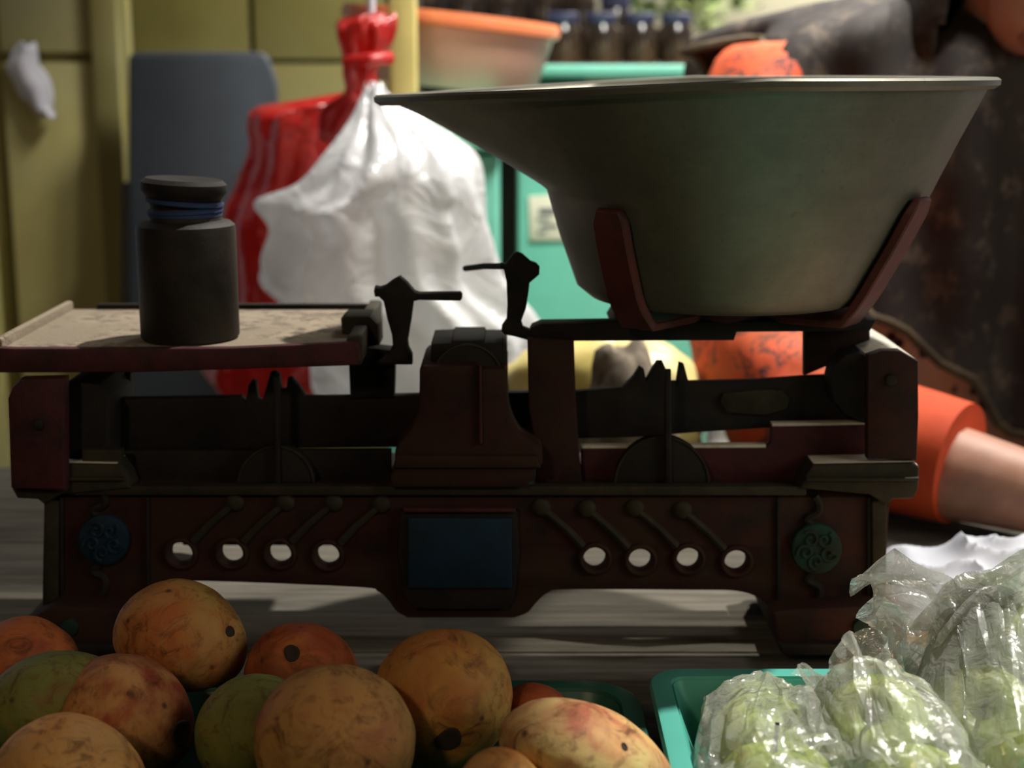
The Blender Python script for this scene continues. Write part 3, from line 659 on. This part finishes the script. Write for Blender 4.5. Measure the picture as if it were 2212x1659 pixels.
def neck_film(o, neck, seed, mat_=None):
    bm = bmesh.new(); rings = []; path, rads = neck; n = 64
    for i, p in enumerate(path):
        u = i / (len(path) - 1); tg = (path[min(i + 1, len(path) - 1)] - path[max(i - 1, 0)]).normalized()
        x = tg.cross(Vector((0, 1, .2))).normalized(); y = tg.cross(x)
        ring = []
        for k in range(n):
            a = 2 * math.pi * k / n
            fo = 1 + (.16 + .2 * u) * math.sin(5 * a + seed + 2 * u) + .16 * math.sin(9 * a + 2 * seed - 3 * u) + .10 * math.sin(15 * a + u * 4)
            ring.append(p + x * (rads[i] * fo * math.cos(a)) + y * (rads[i] * .36 * fo * math.sin(a)) + tg * (.006 * u * math.sin(3 * a + seed)))
        rings.append(ring)
    for i_, ring in enumerate(rings):
        for p in ring:
            k_ = .006 * min(1, i_ / 4); q_ = p * 55 + Vector((seed, 0, 0)); p += Vector((noise.noise(q_), noise.noise(q_ + Vector((9, 0, 0))), noise.noise(q_ + Vector((0, 9, 0))))) * k_
    loft(bm, rings); bm_obj('gathered_neck', bm, mat_ or M['clear_film'], o, angle=30)
    return o
def path(pts, n=5): return [Vector(p) for p in arc_pts([tuple(CAM + ray(x, y) * (d / ray(x, y).y)) for x, y, d in pts], n)]
def radii(n, vals): return [vals[0] + 0 for _ in range(0)] or [vals[min(int(i / (n - 1) * (len(vals) - 1)), len(vals) - 2)] + (vals[min(int(i / (n - 1) * (len(vals) - 1)), len(vals) - 2) + 1] - vals[min(int(i / (n - 1) * (len(vals) - 1)), len(vals) - 2)]) * (i / (n - 1) * (len(vals) - 1) - min(int(i / (n - 1) * (len(vals) - 1)), len(vals) - 2)) for i in range(n)]
A1 = [apple(.113, -.226, .0, .0265, 'green apple with upright dark stem in the front clear bag', True, (-14, -4)),
      apple(.116, -.172, .0, .0245, 'green apple at the back of the front clear bag', False, (8, 0))]
apple(.117, -.1295, .0, .0175, 'small brownish green apple lying loose at the back wall of the teal tray', False, (50, 30))
A2 = [apple(.165, -.184, .036, .0265, 'green apple in the upper part of the middle clear bag', True, (40, -20)),
      apple(.170, -.238, .0, .0265, 'green apple at the front of the middle clear bag', True, (50, 20))]
A3 = [apple(.218, -.166, .034, .0265, 'green apple at the left of the big right hand clear bag', True, (50, -15)), apple(.236, -.131, .064, .0255, 'green apple topmost in the big right hand clear bag', False, (30, 10)),
      apple(.224, -.222, .0, .0265, 'green apple at the front of the big right hand clear bag', True, (60, 10)), apple(.266, -.165, .0, .0265, 'green apple at the far right of the big right hand clear bag', True, (20, 10))]
p1 = path([(1700, 1600, .625), (1790, 1545, .635), (1830, 1530, .63)], 4)
bag('apple_bag', A1, (p1, radii(len(p1), [.012, .006, .007])), 'front clear plastic bag of apples at the left of the teal tray', 1.0)
p2 = path([(1900, 1560, .635), (1860, 1500, .64), (1825, 1450, .645), (1805, 1418, .648)], 4)
bag('apple_bag', A2, (p2, radii(len(p2), [.022, .013, .015, .019])), 'middle clear plastic bag of apples with its twisted end pointing up left', 2.3)
p3 = path([(2110, 1450, .655), (2015, 1370, .675), (1965, 1320, .685), (1915, 1290, .69), (1880, 1300, .69)], 4)
b3 = bag('apple_bag', A3, (p3, radii(len(p3), [.036, .024, .018, .017, .014])), 'big clear plastic bag of apples at the right, its neck flopped over the scale foot', 4.1)

p4 = path([(2190, 1460, .655), (2150, 1410, .66), (2155, 1360, .665), (2195, 1330, .668), (2240, 1310, .67)], 4)
neck_film(b3, (p4, radii(len(p4), [.036, .032, .026, .024, .024])), 2.7)

# ================================================================== PAPER
def sheet(name, x0, x1, y0, y1, nx, ny, hf, m, label, cat):
    bm = bmesh.new(); vs = []
    for j in range(ny):
        vs.append([bm.verts.new(hf(x0 + (x1 - x0) * i / (nx - 1), y0 + (y1 - y0) * j / (ny - 1), i / (nx - 1), j / (ny - 1))) for i in range(nx)])
    for j in range(ny - 1):
        for i in range(nx - 1): bm.faces.new((vs[j][i], vs[j][i + 1], vs[j + 1][i + 1], vs[j + 1][i]))
    o = bm_obj(name, bm, m, None, angle=50); return props(o, label, cat)
def crump(x, y, u, v):
    e = min(u, 1 - u, v, 1 - v) * 4; e = min(1, e) ** .6
    p = Vector((x * 11, y * 13, 3.2)); r = 1 - abs(noise.noise(p)); r2 = 1 - abs(noise.noise(p * 2.3 + Vector((5, 2, 0))))
    z = .003 + e * (.018 + .030 * r ** 2 * (.3 + .7 * v) + .016 * (r2 ** 3 - .4))
    return Vector((x + .012 * noise.noise(p + Vector((9, 0, 0))), y + .012 * noise.noise(p + Vector((0, 9, 0))), max(.0025, z)))
sheet('crumpled_paper', .232, .50, .03, .128, 90, 60, crump, M['paper'], 'crumpled white paper lying on the table right of the scale', 'paper')
sheet('printed_page', .185, .40, -.095, .13, 24, 24, lambda x, y, u, v: Vector((x, y, .0012 + .0012 * (noise.noise(Vector((x * 14, y * 14, 0))) + 1) * .5)), M['page'], 'orange and pink printed page lying under the right foot of the scale', 'page')

# ================================================================== HANGING BAGS
def rows_bag(rows, Y, depth, seed, n=72, fold=.05, sub=5):
    rr = arc_pts(rows, sub); rings = []
    for q, (y, l, r) in enumerate(rr):
        a, b = at(l, y, Y), at(r, y, Y); c = (a + b) / 2; hw = max((b - a).length / 2, .003); ring = []
        dp = min(hw, depth)
        for k in range(n):
            th = 2 * math.pi * k / n
            f = 1 + fold * math.sin(7 * th + seed + q * .07) + fold * .7 * math.sin(13 * th + 2 * seed - q * .05) + .05 * noise.noise(Vector((math.cos(th) * 2 + seed, math.sin(th) * 2, q * .16)))
            ring.append(Vector((c.x + hw * f * math.cos(th), Y + dp * f * math.sin(th), c.z + .004 * math.sin(4 * th + seed))))
        rings.append(ring)
    return rings
YH = .645
knot = at(800, 150, YH)
rb = empty('red_plastic_bag', at(600, 860, YH + .03), 'red plastic bag with tied top hanging behind the weight', 'plastic bag')
bm = bmesh.new(); loft(bm, rows_bag([(205, 755, 812), (225, 640, 805), (240, 556, 800), (275, 545, 795), (330, 545, 780), (400, 520, 770), (470, 488, 760), (560, 500, 780), (660, 500, 800), (740, 450, 790), (800, 440, 740), (850, 490, 690), (880, 560, 620)], YH + .115, .055, 1.2, fold=.045), True, True, True)
bm_obj('bag_body', bm, M['red_film'], rb, angle=0)
bm = bmesh.new(); loft(bm, rows_bag([(36, 800, 850), (48, 735, 852), (80, 733, 850), (110, 742, 840), (135, 745, 818), (165, 745, 812), (205, 748, 815), (240, 700, 800), (300, 690, 740)], YH + .01, .03, 2.2, fold=.09), True, True, True)
bm_obj('tied_handles', bm, M['red_film'], rb, angle=0)
bm = bmesh.new(); tube(bm, [at(845, 125, YH - .01), at(800, 128, YH - .025), at(748, 134, YH - .01)], .006, 8); bm_obj('knot_band', bm, M['red_film'], rb)
cord_top = Vector((at(805, 20, YH).x, YH, 1.60))
tube_obj('cord', [at(800, 60, YH), at(802, 20, YH), cord_top], .004, M['white_tag'], rb, 8, 'white hanging cord')
wbg = empty('white_plastic_bag', at(900, 900, YH - .05), 'sunlit translucent white plastic bag hanging in front of the red one', 'plastic bag')
bm = bmesh.new(); loft(bm, rows_bag([(185, 790, 822), (215, 782, 842), (260, 762, 905), (330, 720, 1000), (400, 660, 1030), (440, 570, 1036), (500, 600, 1050), (570, 575, 1062), (620, 580, 1085), (670, 640, 1130), (720, 680, 1160), (800, 700, 1160), (860, 720, 1150), (910, 800, 1080)], YH - .035, .075, .4, n=128, fold=.085), True, True, True)
bm_obj('bag_body', bm, M['white_film'], wbg, angle=0)

# ================================================================== BACK CLUTTER
# slate board leaning on the wall
def rpoly(pts, r, n=5):
    out = []
    for i, p in enumerate(pts):
        a, b = Vector(pts[i - 1]), Vector(pts[(i + 1) % len(pts)]); p = Vector(p)
        u = p + (a - p).normalized() * r; v = p + (b - p).normalized() * r
        for k in range(n + 1): t_ = k / n; q = u * (1 - t_) ** 2 + p * 2 * t_ * (1 - t_) + v * t_ * t_; out.append((q.x, q.y))
    return out
YS = 1.02
bd = empty('display_board', at(430, 1000, YS), 'slate blue board with rounded corner standing against the yellow wall', 'board')
slab('panel', rpoly([(276, 112), (572, 112), (596, 180), (592, 1500), (276, 1500)], 22), YS, YS + .025, M['slate'], bd, .004)
slab('edge_strip', [(262, 395), (279, 395), (279, 1500), (262, 1500)], YS - .01, YS + .02, M['iron'], bd, .002)
# white strip hanging on the door
p = arc_pts([(60, 95), (50, 140), (75, 190), (92, 235), (112, 250)], 5); bm = bmesh.new(); rings = []
for q, (x, y) in enumerate(p):
    c = at(x, y, YD - .03); u = q / (len(p) - 1); hw = .006 + .018 * math.sin(math.pi * min(1, u * 1.1 + .05))
    rings.append([c + Vector((hw * math.cos(a), (.003 + .002 * math.sin(3 * a)) * math.sin(a) * 2, .004 * math.sin(2 * a + q))) for a in [2 * math.pi * k / 16 for k in range(16)]])
loft(bm, rings, True, True, True); ot = bm_obj('plastic_strip', bm, M['white_tag'], None, angle=0); props(ot, 'small crumpled white plastic strip hanging on the pale yellow door', 'plastic strip')
tube_obj('nail', [at(60, 100, YD - .035), at(60, 98, YD + .004)], .004, M['iron'], ot, 8)
# green containers
YC = 1.06
def crate(name, l, r, top, Y, depth, lidh, label, bottom=FLOOR):
    a, b = at(l, top, Y), at(r, top, Y); o = empty(name, ((a.x + b.x) / 2, Y + depth / 2, bottom), label, 'storage box')
    box_obj('box_body', a.x + .008, b.x - .008, Y, Y + depth, bottom, a.z - lidh, M['teal_box'], o, .006)
    box_obj('lid', a.x, b.x, Y - .012, Y + depth + .012, a.z - lidh + .004, a.z, M['teal_box'], o, .005)
    return o
c1 = crate('storage_box', 1104, 1560, 140, YC, .30, .020, 'tall sea green plastic storage box with paper label, behind the pan')
c2 = crate('storage_box', 800, 1092, 212, .80, .24, .060, 'lower sea green plastic box under the salmon basin')
lb = slab('paper_label', [(1142, 425), (1236, 418), (1240, 518), (1144, 520)], YC - .003, YC + .001, M['label'], c1, .0005)
for a, b, c, d in ((1165, 450, 1200, 462), (1160, 470, 1190, 476), (1168, 485, 1205, 492), (1160, 500, 1180, 505)):
    slab('ink_smudge', [(a, b), (c, b), (c, d), (a, d)], YC - .0038, YC - .0028, M['ink'], lb, .0002)
# basin
YBS = .92; zbas = at(900, 212, .80).z; bx = at(960, 100, YBS).x; zr = at(1000, 54, .80).z
bs = empty('basin', (bx, YBS, zbas), 'salmon pink plastic basin with orange rim on the lower green box', 'basin')
hb = zr - zbas; bm = bmesh.new(); Rb = at(1196, 90, YBS).x - bx
lathe(bm, [(0, 0), (Rb * .80, 0), (Rb * .83, .004), (Rb * .95, hb * .9), (Rb * .955, hb), (Rb * .935, hb), (Rb * .93, hb * .9), (Rb * .81, .008), (0, .006)], (bx, YBS, zbas), 56); bm_obj('basin_body', bm, M['salmon'], bs)
bm = bmesh.new(); lathe(bm, [(Rb * .95, hb - .012), (Rb * .99, hb - .010), (Rb * 1.0, hb - .004), (Rb * .985, hb + .004), (Rb * .93, hb + .004), (Rb * .93, hb - .002)], (bx, YBS, zbas), 56); bm_obj('rim', bm, M['orange_rim'], bs)
for ch in bs.children:
    ch.data.transform(Matrix.Translation((Rb * .8, 0, 0)) @ Matrix.Rotation(R(6), 4, 'Y') @ Matrix.Translation((-Rb * .8, 0, 0)))
# shelf of jars
YJ = 1.55; zs = at(1300, 137, YJ).z
sh = empty('shelf_unit', (at(1200, 0, YJ).x, YJ + .1, FLOOR), 'dark wooden shelf carrying jars behind the green storage box', 'shelf')
box_obj('shelf_board', at(880, 0, YJ).x, at(1500, 0, YJ).x, YJ - .07, YJ + .30, zs - .02, zs, M['dark_wood'], sh, .003)
for px in (892, 1488): box_obj('side_panel', at(px, 0, YJ).x - .01, at(px, 0, YJ).x + .01, YJ - .07, YJ + .30, FLOOR, zs - .02, M['dark_wood'], sh, .003)
jr = 40 / FPX * (YJ + .81)
def jar(x, y, h, r, label):
    o = empty('jar', (x, y, zs), label, 'jar', 'dark jars on the rear shelf')
    bm = bmesh.new(); lathe(bm, [(0, 0), (r * .92, 0), (r, .004), (r, h * .68), (r * .78, h * .78), (r * .76, h * .82)], (x, y, zs), 24); bm_obj('glass', bm, M['jar'], o)
    bm = bmesh.new(); lathe(bm, [(r * .84, h * .80), (r * .86, h * .82), (r * .86, h * .98), (r * .78, h), (0, h)], (x, y, zs), 24); bm_obj('lid', bm, M['jar_cap'], o)
pos = ['first', 'second', 'third', 'fourth', 'fifth', 'sixth', 'seventh']
for k, px in enumerate((1216, 1300, 1384, 1462)): jar(at(px, 0, YJ).x, YJ, .076, jr * .95, f'low dark jar, {pos[k]} from left in front row above the green box')
for k, px in enumerate((915, 1000, 1085, 1170, 1250, 1330)): jar(at(px, 0, YJ + .16).x, YJ + .16, .15 + .012 * (k % 2) - (.05 if k == 5 else 0), jr * 1.0, f'tall dark jar, {pos[k]} from left in rear row behind the basin')
# green plant far behind
pt = empty('potted_plant', (at(1480, 0, 3.6).x, 3.6, FLOOR), 'leafy green plant far behind the shelf of jars', 'plant')
bm = bmesh.new(); lathe(bm, [(0, 0), (.12, 0), (.17, .28), (.18, .30), (.15, .30), (.14, .26), (0, .26)], (pt.location.x, 3.6, FLOOR), 24); bm_obj('pot', bm, M['concrete'], pt)
tube_obj('trunk', [pt.location + Vector((0, 0, .25)), pt.location + Vector((.02, 0, .8)), pt.location + Vector((0, 0, 1.35))], .02, M['dark_wood'], pt)
bm = bmesh.new(); rnd = random.Random(3)
for k in range(240):
    c = pt.location + Vector((rnd.gauss(0, .10), rnd.gauss(0, .1), 1.33 + rnd.gauss(0, .09))); a = Vector((rnd.gauss(0, 1), rnd.gauss(0, 1), rnd.gauss(0, .6))).normalized(); b = a.cross(Vector((0, 0, 1))).normalized(); n_ = a.cross(b)
    L = .075; W = .022
    vs = [bm.verts.new(c + a * p_ + b * q_ + n_ * r_) for p_, q_, r_ in ((0, 0, 0), (L * .4, W, .006), (L, 0, -.01), (L * .4, -W, .006), (L * .5, 0, -.004))]
    for i in range(4): bm.faces.new((vs[i], vs[(i + 1) % 4], vs[4]))
o = bm_obj('foliage', bm, M['leaf'], pt, angle=0); o['kind'] = 'stuff'
# yellow packs on the table behind
def lump(name, c, rx, ry, rz, m, label, cat, seed, amp=.15, parent=None):
    bm = bmesh.new(); bmesh.ops.create_icosphere(bm, subdivisions=4, radius=1)
    for v in bm.verts:
        p = v.co.copy(); f = 1 + amp * noise.noise(p * 1.7 + Vector((seed, 0, 0))) + amp * .5 * noise.noise(p * 4 + Vector((0, seed, 0)))
        v.co = Vector((c[0] + p.x * rx * f, c[1] + p.y * ry * f, c[2] + p.z * rz * f))
    o = bm_obj(name, bm, m, parent, angle=0)
    return props(o, label, cat) if label else o
c = at(1255, 800, .335); yp = lump('snack_pack', (c.x + .012, .335, .066), .088, .042, .066, M['yellow_pack'], 'yellow plastic pack with blue edge on the table behind the scale', 'pack', 3)
p = [at(1175, 676, .34), at(1250, 664, .34), at(1340, 668, .34)]
c2_ = [Vector((yp.location.x + k, .335, .128 - abs(k) * .25)) for k in (-.045, -.02, .01, .04)]
tube_obj('blue_edge', c2_, .0045, M['blue_edge'], yp, 8, 'blue sealed edge')
c = at(1345, 800, .285); lump('cloth_bundle', (c.x, .26, .066), .034, .026, .065, M['cloth_brown'], 'crumpled grey brown cloth bundle in front of the yellow pack', 'cloth', 8, .3)

# ================================================================== PERSON
def skin(name, verts, edges, radii_, m, parent, sub=2, root=0, wr=0):
    me = bpy.data.meshes.new(name); me.from_pydata([tuple(v) for v in verts], edges, [])
    o = bpy.data.objects.new(name, me); COL.objects.link(o)
    o.modifiers.new('s', 'SKIN'); sv = me.skin_vertices[0].data
    for i, r in enumerate(radii_): sv[i].radius = r if isinstance(r, tuple) else (r, r); sv[i].use_root = (i == root)
    o.modifiers['s'].use_smooth_shade = True
    ss = o.modifiers.new('u', 'SUBSURF'); ss.levels = sub; ss.render_levels = sub
    m2 = eval_mesh(o); bpy.data.objects.remove(o); bpy.data.meshes.remove(me)
    if wr:
        for v in m2.vertices: v.co += v.normal * wr * (noise.noise(v.co * 28) + .6 * noise.noise(v.co * 60))
    return link(name, m2, m, parent)
PX = .43; PYc = .63
per = empty('person', (PX, PYc, FLOOR), 'person in dark brown shawl and orange batik blouse leaning over the table', 'person')
sR = at(1618, 140, .585); eR = at(1660, 915, .335); wR = at(2330, 1190, .178)
eR.z = max(eR.z, .052); hand = at(2520, 1225, .165); hand.z = .03; wR.z = max(wR.z, .034)
head = at(2232, -62, .52); neck = Vector((.455, .585, .345))
V = [(PX, PYc + .03, -.22), (PX, PYc + .02, -.05), (PX, PYc, .12), (PX + .005, PYc - .01, .27), neck, head + Vector((0, .035, -.055)), head + Vector((0, .01, 0)), head + Vector((0, .015, .075)), 
     (sR.x + .04, sR.y + .01, sR.z - .035), sR + Vector((.012, 0, -.045)), (sR + eR) / 2, eR, eR.lerp(wR, .35), eR.lerp(wR, .7), wR, wR.lerp(hand, .5), hand,
     (PX + .16, PYc, .30), (PX + .20, PYc, .27), (PX + .25, PYc - .06, .10), (PX + .27, PYc - .14, -.08), (PX + .17, PYc - .24, .0), (PX + .10, PYc - .32, .05)]
E = [(0, 1), (1, 2), (2, 3), (3, 4), (4, 5), (5, 6), (6, 7), (3, 8), (8, 9), (9, 10), (10, 11), (11, 12), (12, 13), (13, 14), (14, 15), (15, 16), (3, 17), (17, 18), (18, 19), (19, 20), (20, 21), (21, 22)]
V[20] = (PX + .27, PYc - .10, .05); V[21] = (PX + .20, PYc - .24, .040); V[22] = (PX + .13, PYc - .31, .031)
rad = [(.13, .10), (.12, .09), (.13, .09), (.12, .08), .048, .05, .078, .062, .055, .052, .050, .047, .045, .036, .027, .034, .030, .055, .052, .042, .038, .034, .026]
hv = len(V)
i = len(V); V += [head + Vector((-.012, -.055, -.02)), head + Vector((-.016, -.062, -.075))]; E += [(6, i), (i, i + 1)]; rad += [.052, .034]
ax = (hand - wR).normalized(); side = ax.cross(Vector((0, 0, 1))).normalized()
for k, (off_, ln) in enumerate(((-.027, .062), (-.009, .074), (.009, .070), (.026, .055))):
    b = hand - ax * .012 + side * off_; p1_ = b + ax * ln * .45 + Vector((0, 0, .006)); p2_ = p1_ + ax * ln * .35 - Vector((0, 0, .010)); p3_ = p2_ + ax * ln * .25 - Vector((0, 0, .010))
    i = len(V); V += [b + ax * .014, p1_, p2_, p3_]; E += [(16, i), (i, i + 1), (i + 1, i + 2), (i + 2, i + 3)]; rad += [.0095, .0088, .008, .0065]
i = len(V); b = wR.lerp(hand, .45) + side * .03; V += [b, b + ax * .03 + side * .022, b + ax * .055 + side * .024 - Vector((0, 0, .006))]; E += [(15, i), (i, i + 1), (i + 1, i + 2)]; rad += [.012, .010, .0075]
a2 = (Vector(V[22]) - Vector(V[21])).normalized(); s2 = a2.cross(Vector((0, 0, 1))).normalized(); h2 = Vector(V[22]) + a2 * .045 - Vector((0, 0, .004))
i = len(V); V += [h2]; E += [(22, i)]; rad += [.030]; pi_ = i
for off_, ln in ((-.026, .055), (-.009, .070), (.009, .074), (.026, .062)):
    b = h2 - a2 * .012 + s2 * off_; p1_ = b + a2 * ln * .45 + Vector((0, 0, .005)); p2_ = p1_ + a2 * ln * .35 - Vector((0, 0, .010)); p3_ = p2_ + a2 * ln * .25 - Vector((0, 0, .009))
    i = len(V); V += [b + a2 * .014, p1_, p2_, p3_]; E += [(pi_, i), (i, i + 1), (i + 1, i + 2), (i + 2, i + 3)]; rad += [.0095, .0088, .008, .0065]
i = len(V); b = Vector(V[22]).lerp(h2, .4) - s2 * .028; V += [b, b + a2 * .028 - s2 * .020, b + a2 * .052 - s2 * .022 - Vector((0, 0, .005))]; E += [(22, i), (i, i + 1), (i + 1, i + 2)]; rad += [.012, .010, .0075]
body = skin('body', V, E, rad, M['skin'], per)
# face (mostly out of frame): nose, lips, eyes, ears as children
hd = head + Vector((-.004, -.068, -.01))
def blob(name, c, r, m, parent, sx=1, sy=1, sz=1):
    bm = bmesh.new(); bmesh.ops.create_uvsphere(bm, u_segments=16, v_segments=12, radius=r, matrix=Matrix.Translation(c) @ Matrix.Diagonal((sx, sy, sz, 1))); return bm_obj(name, bm, m, parent, angle=0)
M['lip'] = plain('lip_skin', (.34, .12, .10), .45); M['eye'] = plain('dark_eye', (.04, .03, .025), .2)
vv = [v.co + per.location for v in body.data.vertices]; fbv = BVHTree.FromPolygons(vv, [tuple(p.vertices) for p in body.data.polygons])
def facept(dx, dz, out=0.0):
    h_ = fbv.ray_cast(head + Vector((dx - .014, -.4, dz)), Vector((0, 1, 0))); return h_[0] - Vector((0, out, 0))
blob('nose', facept(0, -.022, -.001), .0105, M['skin'], per, 1, 1.1, 1.6); blob('lips', facept(0, -.058, -.004), .016, M['lip'], per, 1.3, .7, .5)
M['eye_white'] = plain('eye_white', (.75, .70, .65), .3)
for s_ in (-1, 1):
    e_ = blob('eye', facept(s_ * .027, .014, -.006), .011, M['eye_white'], per, 1.2, .8, .6); blob('iris', facept(s_ * .027, .013, .001), .005, M['eye'], e_, 1, .6, 1)
    blob('eyebrow', facept(s_ * .028, .033, -.001), .014, M['eye'], per, 1.2, .25, .25)

# dress, sleeves, shawl
def shell(name, prof, m, hem=None, fold=.0, nf=14, nphi=120, ns=44, extra=0.0, label=None, y0=PYc, px=PX):
    """prof: (r factor, z); hem(phi) gives the height at which the cloth ends; phi = 0 faces the camera"""
    P = arc_pts(prof, 6); bm = bmesh.new(); cols = []
    for k in range(nphi):
        ph = -math.pi + 2 * math.pi * k / nphi; zh = hem(ph) if hem else P[-1][1]
        col = []; pr = [p for p in P if p[1] > zh + .002]
        for q in range(ns):
            u = q / (ns - 1) * (len(pr) - 1); i = min(int(u), len(pr) - 2); w_ = u - i
            r = pr[i][0] * (1 - w_) + pr[i + 1][0] * w_; z = pr[i][1] * (1 - w_) + pr[i + 1][1] * w_
            if q == ns - 1: z = zh
            s = q / (ns - 1); f = fold * (.25 + s) * (math.sin(nf * ph + 5 * s) + .6 * math.sin(nf * 1.7 * ph - 4 * s + 1.3) + .8 * noise.noise(Vector((ph * 3, z * 16, 1.0))))
            col.append(Vector((px + (AX * r + f) * math.sin(ph), y0 - (AY * r + f) * math.cos(ph), z + extra * math.sin(ph))))
        cols.append(col)
    vs = [[bm.verts.new(p) for p in c] for c in cols]
    for k in range(nphi):
        for q in range(ns - 1): bm.faces.new((vs[k][q], vs[(k + 1) % nphi][q], vs[(k + 1) % nphi][q + 1], vs[k][q + 1]))
    return bm_obj(name, bm, m, per, label, angle=0), cols
AX, AY = .18, .14
shell('dress', [(.42, .355), (.70, .325), (.86, .28), (.94, .2), (1.0, .08), (1.02, -.1), (1.05, -.25)], M['dotted'], None, .006, 9, label='beige dotted dress')
def hem(ph):
    d = math.degrees(ph)
    K = [(-180, .15), (-125, .18), (-106, .22), (-97, .30), (-86, .345), (-74, .358), (-58, .350), (-46, .30), (-38, .20), (-31, .150), (-22, .118), (-8.5, .074), (3, .014), (40, -.03), (90, -.02), (140, .06), (180, .15)]
    for a, b in zip(K[:-1], K[1:]):
        if a[0] <= d <= b[0] + 1e-6:
            u = (d - a[0]) / (b[0] - a[0]); u = u * u * (3 - 2 * u); return a[1] + (b[1] - a[1]) * u
    return .1
AX, AY = .238, .150
shw, cols = shell('shawl', [(.24, .405), (.42, .398), (.66, .388), (.90, .372), (1.04, .345), (1.10, .30), (1.13, .2), (1.17, .1), (1.22, 0.0), (1.26, -.08)], M['shawl'], hem, .014, 11)
hemline = [c[-1] for c in cols]; bm = bmesh.new(); tube(bm, hemline + [hemline[0]], .0045, 8, False); bm_obj('hem_band', bm, M['shawl_hem'], shw, 'olive brown hem')
# headscarf hood with an opening for the face
bm = bmesh.new(); bmesh.ops.create_uvsphere(bm, u_segments=96, v_segments=72, radius=1)
fd = Vector((-.22, -1, -.42)).normalized(); dele = []
for v in bm.verts:
    d = v.co.copy(); f = 1 + .03 * math.sin(9 * math.atan2(d.x, d.y)) * (1 - abs(d.z))
    if (d - fd * d.dot(fd)).length < .66 and d.dot(fd) > 0: dele.append(v)
    z = d.z * (.125 if d.z > 0 else .17); wd = 1 + .45 * max(0, -d.z)
    v.co = head + Vector((d.x * .098 * f * wd, .012 + d.y * .105 * f, z + .005))
bmesh.ops.delete(bm, geom=dele, context='VERTS'); bmesh.ops.solidify(bm, geom=list(bm.faces), thickness=.004)
bm_obj('headscarf', bm, M['shawl'], per, angle=0)
# sleeves
q = [sR + Vector((.11, -.005, -.085)), sR + Vector((.055, -.012, -.045)), sR + Vector((-.004, -.024, -.022)), sR.lerp(eR, .35), sR.lerp(eR, .7), eR + Vector((0, 0, .018)), eR.lerp(wR, .25) + Vector((0, 0, .012)), eR.lerp(wR, .53) + Vector((0, 0, .008))]
skin('sleeve', q, [(i, i + 1) for i in range(7)], [.07, .072, .070, .062, .068, .066, .058, .046], M['batik'], per, 3, 0, .006)
skin('sleeve', [Vector(V[17]) - Vector((0, 0, .03)), Vector(V[18]), Vector(V[19]), Vector(V[20]) + Vector((0, 0, .004)), Vector(V[20]).lerp(Vector(V[21]), .6)], [(i, i + 1) for i in range(4)], [.06, .064, .058, .052, .046], M['batik'], per, 3, 0, .005)
cf = eR.lerp(wR, .50) + Vector((0, 0, .008)); dr = (wR - eR).normalized(); bm = bmesh.new()
tube(bm, [cf - dr * .02, cf + dr * .01, cf + dr * .035], lambda u: .049 - .004 * u, 28); bm_obj('cuff', bm, M['orange'], per, 'plain orange cuff')
